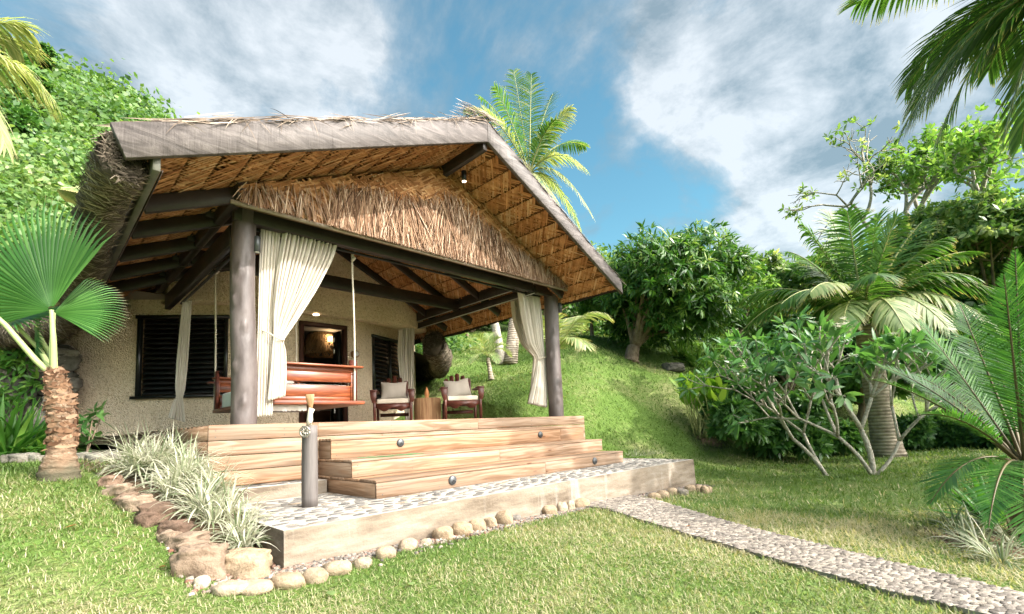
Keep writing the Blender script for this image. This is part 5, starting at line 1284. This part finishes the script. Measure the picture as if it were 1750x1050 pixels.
# background trees, from left to right
for i, (name, label, u, vb, uc, vc, w_, h, d, mm, L, nb, nt) in enumerate([
    ('dark_tree', 'dark tree behind the trunks on the slope, seen under the right eave', 800, 600, 800, 520, 70, 60, 21, 'darkbush', .24, 12, 520),
    ('dark_tree', 'shady tree filling the gap behind the right front post', 930, 590, 930, 500, 60, 70, 22, 'mango', .24, 12, 560),
    ('broadleaf_tree', 'rounded mid green tree just right of the mango crown', 1262, 600, 1262, 500, 50, 52, 22, 'bush', .24, 12, 560),
    ('broadleaf_tree', 'hazy olive tree behind the left fronds of the big palm', 1330, 600, 1325, 492, 62, 60, 25, 'hill', .28, 14, 700),
    ('broadleaf_tree', 'tree showing above the top of the big palm between its fronds', 1430, 640, 1430, 480, 75, 75, 24, 'bush', .28, 14, 700),
    ('broadleaf_tree', 'bright large leaved tree below the sparse trees, left half of the sunny canopy', 1590, 600, 1590, 440, 125, 80, 19, 'hill', .19, 22, 2400),
    ('broadleaf_tree', 'bright large leaved tree at the right edge below the hanging palm fronds', 1710, 620, 1705, 442, 200, 100, 18, 'hill', .19, 26, 3600),
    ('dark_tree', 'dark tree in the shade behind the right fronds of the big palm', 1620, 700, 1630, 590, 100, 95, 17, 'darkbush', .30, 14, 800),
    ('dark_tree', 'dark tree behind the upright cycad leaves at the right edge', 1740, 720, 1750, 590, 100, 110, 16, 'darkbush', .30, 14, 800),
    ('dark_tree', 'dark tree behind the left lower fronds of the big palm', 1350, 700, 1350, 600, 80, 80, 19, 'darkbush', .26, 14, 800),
    ('dark_tree', 'dark tree right behind the trunk of the big palm', 1470, 720, 1480, 640, 95, 85, 18, 'darkbush', .28, 14, 800)]):
    broad_tree(name, label, at(u, vb, d), at(uc, vc, d), (pxs(w_, d, u), pxs(w_, d, u), pxs(h, d, u, 1)), MAT[mm], L, L*.5, nb, nt, 7, 520+i, trunk=.12, rv=(.55, .28), droop=.5)
# slim trunks among the trees on the slope
for i, (u, v, vt, w_, d) in enumerate([(756, 605, 560, 5, 19), (772, 604, 555, 4, 20), (785, 603, 560, 6, 21), (800, 602, 556, 4, 20), (815, 601, 555, 5, 22), (1013, 592, 545, 4, 17), (1262, 640, 560, 5, 17)]):
    b = MB(); p0 = at(u, v, d); b.tube(bez(p0, at(u+(-1)**i*3, vt, d), 0, 6), np.linspace(pxs(w_, d, u), pxs(w_*.7, d, u), 6), 7, rough=.1, rng=np.random.default_rng(i))
    t = thing('slim_tree', p0, ['slim bare trunk in the group under the right eave', 'thin dark trunk left of the mango tree', 'thin trunk below the left fronds of the big palm'][0 if i < 5 else i-4], 'tree', 'slim trunks at the edge of the wood' if i < 5 else None)
    b.build('trunk', MAT['bark'], t, smooth=True)
    b = MB(); r = np.random.default_rng(60+i); c = at(u, vt-12, d); tp, nr, _b = crown_tips(c, (pxs(26, d, u), pxs(26, d, u), pxs(20, d, u, 1)), 6, 150, r); whorls(b, tp, nr, 6, .22, .09, r); b.build('crown', MAT['mango'], t)
# the flowering shrubs in front: shady understory
for i, (u, v, w_, h, d) in enumerate([(1265, 715, 40, 42, 11.), (1310, 735, 46, 40, 11.5), (1365, 742, 40, 34, 12.), (1290, 690, 40, 40, 12.5), (1240, 700, 26, 30, 12.4), (1560, 735, 36, 26, 15.5), (1610, 738, 36, 26, 16.), (1660, 736, 40, 28, 16.), (1420, 735, 40, 34, 14), (1720, 735, 40, 30, 15.5), (1345, 690, 50, 50, 13.5), (1250, 655, 30, 30, 14.5)]):
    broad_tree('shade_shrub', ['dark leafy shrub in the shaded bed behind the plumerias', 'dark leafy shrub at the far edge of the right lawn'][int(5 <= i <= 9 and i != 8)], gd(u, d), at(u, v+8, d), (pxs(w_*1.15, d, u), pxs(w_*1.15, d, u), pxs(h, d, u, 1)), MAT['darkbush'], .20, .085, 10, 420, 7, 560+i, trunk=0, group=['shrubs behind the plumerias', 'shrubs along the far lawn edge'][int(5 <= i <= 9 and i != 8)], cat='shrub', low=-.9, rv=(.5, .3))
# strap leaved clumps on the slope
for i, (u, v, L, n_) in enumerate([(1215, 650, 1.0, 70), (1245, 655, 1.0, 70), (1190, 628, .8, 60), (1230, 672, .9, 60), (1262, 680, 1.0, 60), (1160, 612, .8, 50), (1178, 618, .7, 50)]):
    b = MB(); p = gp(u, v); clump(b, p, n_, L, .085, .62, .7, 600+i, rad=.3, spread=.9)
    tag(b.build('strap_leaf_clump', MAT['bush']), 'sunlit clump of strap leaves on the right flank of the grass slope', 'plant', 'strap leaf clumps on the slope')
# heliconia like clump with bare canes
def paddle_clump():
    p = gp(1205, 748); d = math.hypot(*p[:2]); t = thing('paddle_leaf_plant', p, 'clump of bare canes topped with bright yellow green paddle leaves', 'plant'); r = np.random.default_rng(31)
    b = MB(); lf = MB()
    for i in range(30):
        q = p+np.array([r.normal(0, .16), r.normal(0, .16), -.03]); tip = at(1205+r.uniform(-42, 36), 690+r.uniform(-32, 18), d+r.uniform(-.5, .5))
        c = bez(q, tip, -.05, 8); b.tube(c, np.linspace(.016, .009, 8), 5)
        k = 3; th = r.uniform(0, 6.28, k); D = np.stack([np.cos(th)*.5, np.sin(th)*.5, np.full(k, .9)], 1)
        lf.ribbons(np.repeat(c[-1:], k, 0), D, np.stack([-np.sin(th), np.cos(th), 0*th], 1), r.uniform(.34, .55, k), r.uniform(.13, .20, k), 5, r.uniform(.1, .7, k), r.random(k), prof=[.25, .8, 1, .95, .6, .05], fold=.18)
    b.build('canes', MAT['rachis'], t); lf.build('leaves', MAT['helic'], t)
paddle_clump()
# plumerias
def plumeria(base, crown, rad, label, seed, levels, flowers, L=.27):
    r = np.random.default_rng(seed); t = thing('plumeria', base, label, 'flowering shrub', 'plumerias on the lawn'); b = MB(); ends = []
    def grow(p, d, ln, rd, lv):
        d = unit(d); q = p+d*ln+r.normal(0, .03, 3); b.tube(bez(p, q, 0, 5, out=(p+q)/2+r.normal(0, .05, 3)*ln), np.linspace(rd, rd*.8, 5), 7, rough=.1, rng=r)
        if lv == 0: ends.append((q, unit(q-p))); return
        n = 2 if r.random() < .6 else 3; a0 = r.uniform(0, 6.28); a = unit(np.cross(d, [.3, .2, 1])); c_ = np.cross(d, a)
        for i in range(n):
            th = a0+i*2*math.pi/n+r.normal(0, .3); nd = d*.75+(a*math.cos(th)+c_*math.sin(th))*r.uniform(.38, .68)+UP*.26
            grow(q, nd, ln*r.uniform(.64, .88), rd*.76, lv-1)
    for dr, ln, rd, lv in crown: grow(np.asarray(base, float)-UP*.05, np.asarray(dr, float), ln, rd, lv)
    b.build('trunk', MAT['bark_pale'], t, smooth=True)
    lf = MB(); P = np.array([e[0] for e in ends]); N_ = np.array([e[1] for e in ends])
    whorls(lf, P, N_, 8, L*.85, L*.27, r, .5, (.5, .25), nseg=4, out=.55, fold=.12); lf.build('leaves', MAT['plumeria'], t)
    for i in r.permutation(len(P))[:flowers]:
        f = MB()
        for j in range(7):
            c = P[i]+N_[i]*.1+r.normal(0, .03, 3)+UP*.06; th = np.arange(5)*2*math.pi/5+r.uniform(0, 1)
            f.ribbons(np.repeat(c[None], 5, 0), np.stack([np.cos(th), np.sin(th), .4+0*th], 1), np.stack([-np.sin(th), np.cos(th), 0*th], 1), .055, .036, 2, .2, 0., prof=[.3, 1, .5])
        f.build('flowers', MAT['petal'], t)
rtv = unit(CR*[1, 1, 0]); fwv = unit(_f*[1, 1, 0])
pA = gp(1415, 813); pB = gp(1492, 812)
plumeria(pA, [(-rtv*.62+UP*.85, .80, .032, 4), (-rtv*.3+UP*1.05+fwv*.3, .84, .028, 4)], None, 'plumeria with pale lichen covered stems leaning to the left on the lawn', 41, 5, 7)
plumeria(pB, [(-rtv*.10+UP*1.0, .74, .042, 4), (rtv*.55+UP*.8-fwv*.1, .68, .028, 4), (-rtv*.62+UP*.85, .80, .030, 4)], None, 'upright plumeria with a mottled trunk in front of the big palm', 43, 5, 6)
# sparse trees against the sky, top right
def sparse_tree(label, base, dirs, seed, ln, rd, lv, leaf=.85, mm='bush', L=.32):
    r = np.random.default_rng(seed); t = thing('sparse_tree', base, label, 'tree'); b = MB(); ends = []
    def grow(p, d, ln, rd, lv):
        d = unit(d); q = p+d*ln; b.tube(bez(p, q, 0, 6, out=(p+q)/2+r.normal(0, .10, 3)*ln), np.linspace(rd, rd*.72, 6), 6, rough=.08, rng=r)
        if lv == 0: ends.append((q, d)); return
        if lv < 3: ends.append((q, d))
        for i in range(2 if r.random() < .5 else 3):
            nd = d*.8+r.normal(0, .55, 3)*[1, 1, .55]; grow(q, nd, ln*r.uniform(.6, .85), rd*.68, lv-1)
    for d in dirs: grow(np.asarray(base, float), np.asarray(d, float), ln, rd, lv)
    b.build('trunk', MAT['bark_pale'], t, smooth=True)
    E = [e for e in ends if r.random() < leaf]
    if E:
        P = np.array([e[0] for e in E]); lf = MB(); P = np.vstack([P+r.normal(0, .22, P.shape)*[1, 1, .5] for _ in range(2)])
        whorls(lf, P, np.tile(UP, (len(P), 1)), 8, L*.62, L*.28, r, .3, (.55, .28), out=.3); lf.build('crown', MAT[mm], t)
d = 20.
sparse_tree('nearly bare tree leaning left above the big palm against the sky', at(1500, 440, d), [-rtv*.28+UP*1.], 61, 1.35, .08, 5, .22, 'hill')
sparse_tree('open flat crowned tree with pale limbs above the bright canopy', at(1560, 415, d), [-rtv*.1+UP, rtv*.35+UP*.9], 62, 1.05, .09, 5, .9)
sparse_tree('open pale limbed tree at the right under the hanging palm fronds', at(1680, 395, 18.), [rtv*.1+UP, rtv*.8+UP*.45], 63, .8, .10, 5, .9)

# --- left side: stone wall with creepers, hillside cover, small plants
def stone_wall():
    r = np.random.default_rng(15); b = MB(); A = np.array([.42, 10.05]); B = np.array([-3.2, 10.9]); d = unit(B-A)
    b.hexa([(*A, .2), (*(A+[.1, .4]), .2), (*(B+[.1, .4]), .2), (*B, .2), (*A, 2.15), (*(A+[.1, .4]), 2.15), (*(B+[.1, .4]), 2.15), (*B, 2.15)], .1)
    for i in range(230):
        s = r.random()**1.2; z = r.uniform(.35, 2.1); q = A+(B-A)*s; a = r.uniform(.09, .2)
        b.grid(rock_mesh((q[0], q[1]-.02, z-.05), a, .11, a*.7, math.atan2(d[1], d[0]), i, .35, .5), r.random())
    tag(b.build('stone_wall', MAT['darkstone'], smooth=True), 'dark mossy stone wall under the left eave of the bungalow', 'wall')
    b = MB(); N = 900; s = r.random(N); z = .4+1.75*r.random(N); q = A+(B-A)*s[:, None]
    keep = (vnoise(s*14, z*2.5, 4) > -.15) & (s > .06); P = np.stack([q[:, 0], q[:, 1]-.14-.12*r.random(N), z], 1)[keep]
    whorls(b, P, np.tile([-.3, -.9, .3], (len(P), 1)), 5, .16, .05, r, .7, (.5, .3)); tag(b.build('wall_creeper', MAT['lily']), 'leafy creeper trailing over the dark stone wall', 'creeper')
stone_wall()
b = MB(); r = np.random.default_rng(19); p = gd(150, 6.9); t = thing('shrublet', p, 'small dark leafed seedling against the sunlit wall', 'plant')
tips = np.array([at(u, v, math.hypot(*p[:2])) for u, v in ((160, 705), (150, 715), (170, 708), (140, 728), (172, 716), (135, 745), (152, 750), (165, 748), (145, 760))]); b.tube(bez(p, tips[0], .0, 6), .008, 5); b.tube(bez(p, tips[4], .05, 6), .007, 5); b.build('stem', MAT['bark'], t)
b = MB(); whorls(b, tips, np.tile(UP, (len(tips), 1)), 6, .16, .06, r, .6, (.5, .25)); b.build('leaves', MAT['darkbush'], t)
# pale torn banana leaf and a green one sticking up from the hillside
for (u0, v0), (u1, v1), wd, mm, lab in (((190, 350), (104, 322), .34, 'palm_pale', 'pale torn banana leaf hanging beside the thatched eave'), ((182, 375), (166, 318), .16, 'helic', 'green banana leaf standing beside the thatched eave')):
    c = bez(at(u0, v0, 9.5), at(u1, v1, 9.2), .18, 26); t = thing('banana_plant', at(u0, v0+40, 9.6), lab, 'plant')
    b = MB(); b.tube(c, .014, 5, mi=1); sd = unit(np.cross(np.gradient(c, axis=0), UP)); r = np.random.default_rng(3)
    for k in (-1, 1): b.ribbons(c, sd*k+unit(np.gradient(c, axis=0))*.3, unit(np.gradient(c, axis=0)), wd*np.sin(np.linspace(.35, 3.0, 26))*.9+.02, .055, 3, .9, .35+.3*r.random(26), prof=[1, 1, .9, .3])
    b.build('leaf', [MAT[mm], MAT['rachis']], t); b = MB(); b.tube([at(u0, v0+60, 9.6), c[0]], .03, 7); b.build('stem', MAT['rachis'], t)

def hillside():
    r = np.random.default_rng(33); b = MB(); N = 19000
    az0 = math.atan2(*(ray(-260, 500)[:2])); az1 = math.atan2(*(ray(760, 300)[:2]))
    az = r.uniform(az0, az1, N); rad = np.exp(r.uniform(math.log(11.), math.log(66.), N)); x = rad*np.sin(az); y = rad*np.cos(az)
    ok = ~((x > -2.2) & (y < 21) & (x < 9)) & ~((x > -4.5) & (y < 11.2)); x, y, rad = x[ok], y[ok], rad[ok]
    z = T(x, y); lump = np.clip(vnoise(x, y, 8, .55, 3)+.35, 0, 2)*np.clip(rad/24, .45, 1.5)
    k = 22; N = len(x); P = np.stack([x, y, z+lump*.9], 1)
    g = np.stack([T(x+.4, y)-T(x-.4, y), T(x, y+.4)-T(x, y-.4)], 1)/.8; nr = unit(np.stack([-g[:, 0], -g[:, 1], np.ones(N)], 1))
    Q = np.repeat(P, k, 0)+r.normal(0, 1, (N*k, 3))*np.repeat(rad, k)[:, None]*.019*[1, 1, .8]; Nn = unit(np.repeat(nr, k, 0)+r.normal(0, .7, (N*k, 3)))
    D = unit(np.cross(Nn, r.normal(0, 1, (N*k, 3)))); L = np.repeat(rad, k)*.0088*r.uniform(.6, 1.2, N*k)
    tint = np.repeat(.45+.30*vnoise(x*1.2, y*1.2, 14, 1., 3)-.12*(rad > 34), k)
    b.ribbons(Q, D, np.cross(D, Nn), L, L*.75, 2, .5, np.clip(tint+r.normal(0, .15, N*k), 0, 1), prof=[.5, 1., .05])
    tag(b.build('hillside_cover', MAT['hill']), 'tangled creepers and leafy scrub covering the steep hill behind the bungalow', 'hillside scrub', kind='stuff')
hillside()
def far_wood():
    r = np.random.default_rng(71); b = MB(); N = 5200
    a0 = math.atan2(*(ray(720, 600)[:2])); a1 = math.atan2(*(ray(2000, 600)[:2])); az = r.uniform(a0, a1, N); rad = r.uniform(25, 36, N)
    x = rad*np.sin(az); y = rad*np.cos(az); h = (4.6+1.8*vnoise(az*14, az*0, 3, 1., 3))*(.55+.45*np.clip((rad-24)/8, 0, 1))
    P = np.stack([x, y, T(x, y)+h*r.random(N)**.7], 1); k = 22
    Q = np.repeat(P, k, 0)+r.normal(0, .42, (N*k, 3)); Nn = unit(np.array([-np.sin(az), -np.cos(az), .8+0*az]).T); Nn = unit(np.repeat(Nn, k, 0)+r.normal(0, .7, (N*k, 3)))
    D = unit(np.cross(Nn, r.normal(0, 1, (N*k, 3)))); L = r.uniform(.16, .34, N*k)
    tint = np.repeat(.42+.3*vnoise(az*30, P[:, 2], 6, 1., 2), k)
    b.ribbons(Q, D, np.cross(D, Nn), L, L*.6, 2, .5, np.clip(tint+r.normal(0, .2, N*k), 0, 1), prof=[.5, 1., .05])
    tag(b.build('far_wood', MAT['hill']), 'continuous light green wood closing the garden behind the lawn', 'wood', kind='stuff')
far_wood()
for i, (u, v, w_, h, d) in enumerate([(222, 198, 26, 14, 50), (60, 104, 40, 24, 44), (120, 150, 30, 18, 46), (10, 100, 40, 22, 42), (185, 215, 24, 14, 48), (160, 172, 26, 16, 47), (60, 170, 40, 40, 36), (20, 220, 50, 40, 32), (120, 230, 40, 26, 38)]):
    broad_tree('ridge_tree', 'dark round tree on the skyline of the steep hill at the left' if i < 6 else 'darker tree clump in the middle of the steep hill below the palm frond', at(u, v+h*1.3, d), at(u, v, d), (pxs(w_, d, u), pxs(w_, d, u), pxs(h, d, u, 1)), MAT['mango'], .32, .16, 12, 700, 7, 700+i, trunk=.16, group='trees on the skyline' if i < 6 else 'trees on the hill face', rv=(.4, .3))

# trees beyond the right edge of the view: their shade falls on the right lawn
for i, (x, y, z, w_, h, lab) in enumerate([(9.8, -5.6, 4.6, 2.2, 1.3, 'spreading shade tree right of the lawn, nearest the path'), (14.5, -5.5, 4.6, 2.6, 1.6, 'spreading shade tree right of the lawn, behind the cycad')]):
    broad_tree('shade_tree', lab, (x, y, T(x, y)), (x, y, z), (w_, w_, h), MAT['mango'], .34, .14, 18, 520, 6, 720+i, trunk=.16)

# ================================================================== GRASS
def lawn():
    r = np.random.default_rng(55); b = MB()
    def field(N, r0, r1, L0, W0, az=(-.12, 1.72)):
        a = r.uniform(*az, N); rad = np.exp(r.uniform(math.log(r0), math.log(r1), N)); x = rad*np.sin(a); y = rad*np.cos(a)
        pt = .50+.46*vnoise(x, y, 21, 1.6, 4)+.15*vnoise(x, y, 31, 7., 2)
        s = (y-3.22)/3.24    # path band
        px0 = 4.30+1.5*s*1.06; 
        ok = ~((x > 1.05) & (x < 7.0) & (y > 3.0) & (y < 9.4)) & ~((y < 3.24) & (x > np.interp(y, [-.95, 0, .5, 1.42, 3.24], [2.45, 2.84, 2.98, 3.42, 4.2])-.0) & (x < np.interp(y, [-.95, 0, .45, 1.5, 3.24], [2.85, 3.28, 3.5, 4.05, 5.15])))
        ok &= ~((x > .70-(y-3.4)*.19) & (x < 1.2) & (y > 3.0) & (y < 5.4)) & ~((y > 9.4) & (x < 7.2)) & ~((x > -3) & (x < 1.1) & (y > 6.5))
        ok &= (np.hypot(x-4.55, y+.02) > .42)
        x, y, rad, pt = x[ok], y[ok], rad[ok], pt[ok]; n = len(x)
        P = np.stack([x, y, T(x, y)-.004], 1); th = r.uniform(0, 6.28, n); el = r.uniform(.35, 1.35, n)
        D = np.stack([np.cos(th)*np.cos(el), np.sin(th)*np.cos(el), np.sin(el)], 1)
        far = np.clip((rad-3.5)/6, 0, 1)
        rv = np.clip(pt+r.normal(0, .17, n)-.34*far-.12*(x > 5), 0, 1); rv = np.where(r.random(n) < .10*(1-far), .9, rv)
        b.ribbons(P, D, np.stack([-np.sin(th), np.cos(th), 0*th], 1), L0*r.uniform(.6, 1.3, n)*np.clip(rad/2.6, 1, 6)**.55, W0*np.clip(rad/2.6, 1, 6)**.9*r.uniform(.7, 1.2, n), 2, .6, rv, prof=[.9, .8, .1])
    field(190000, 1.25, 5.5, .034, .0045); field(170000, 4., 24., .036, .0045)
    # dry cut blades lying flat in the worn patches
    N = 55000; a = r.uniform(-.1, 1.7, N); rad = np.exp(r.uniform(math.log(1.4), math.log(7.), N)); x = rad*np.sin(a); y = rad*np.cos(a)
    ok = (vnoise(x, y, 21, 1.6, 4)+.25*r.normal(0, 1, N) > .12) & (y < 3.0) & ~((x > np.interp(y, [-.95, 0, .5, 1.42, 3.24], [2.45, 2.84, 2.98, 3.42, 4.2])) & (x < np.interp(y, [-.95, 0, .45, 1.5, 3.24], [2.85, 3.28, 3.5, 4.05, 5.15])+.02)) | ((x < .55) & (y >= 3.0) & (y < 4.6) & (vnoise(x, y, 21, 1.6, 4) > .1))
    x, y, rad = x[ok], y[ok], rad[ok]; n = len(x); th = r.uniform(0, 6.28, n); el = r.uniform(-.05, .35, n)
    b.ribbons(np.stack([x, y, T(x, y)+.008+.012*r.random(n)], 1), np.stack([np.cos(th)*np.cos(el), np.sin(th)*np.cos(el), np.sin(el)], 1), np.stack([-np.sin(th), np.cos(th), 0*th], 1), r.uniform(.02, .05, n)*np.clip(rad/2.6, 1, 3)**.5, .0045*np.clip(rad/2.6, 1, 3)**.8, 2, .4, r.uniform(.45, .95, n), prof=[.9, .8, .2])
    tag(b.build('lawn_grass', MAT['grass']), 'short sunlit lawn with dry straw coloured patches', 'lawn', kind='stuff')
lawn()

MAT['dryleaf'] = plain('dry_brown_leaf', (.30, .11, .035), .7)
# a few fallen leaves
for i, (u, v) in enumerate([(283, 977), (700, 1008), (1118, 640), (1040, 612), (905, 640), (1228, 800), (1352, 790), (1395, 822), (1062, 702), (1452, 782), (1180, 905), (560, 1022), (130, 905), (1290, 850)]):
    r = np.random.default_rng(800+i); p = gp(u, v)+UP*.03; th = r.uniform(0, 6.28); b = MB(); s_ = r.uniform(.05, .085)
    b.ribbons(p[None], [[math.cos(th), math.sin(th), .15]], [[-math.sin(th), math.cos(th), .3]], s_, s_*.5, 5, .5, .3, fold=.15)
    o = b.build('fallen_leaf', MAT['dryleaf'] if i % 2 == 0 else MAT['palm_pale']); tag(o, 'small fallen leaf lying on the grass', 'leaf', 'fallen leaves on the lawn')
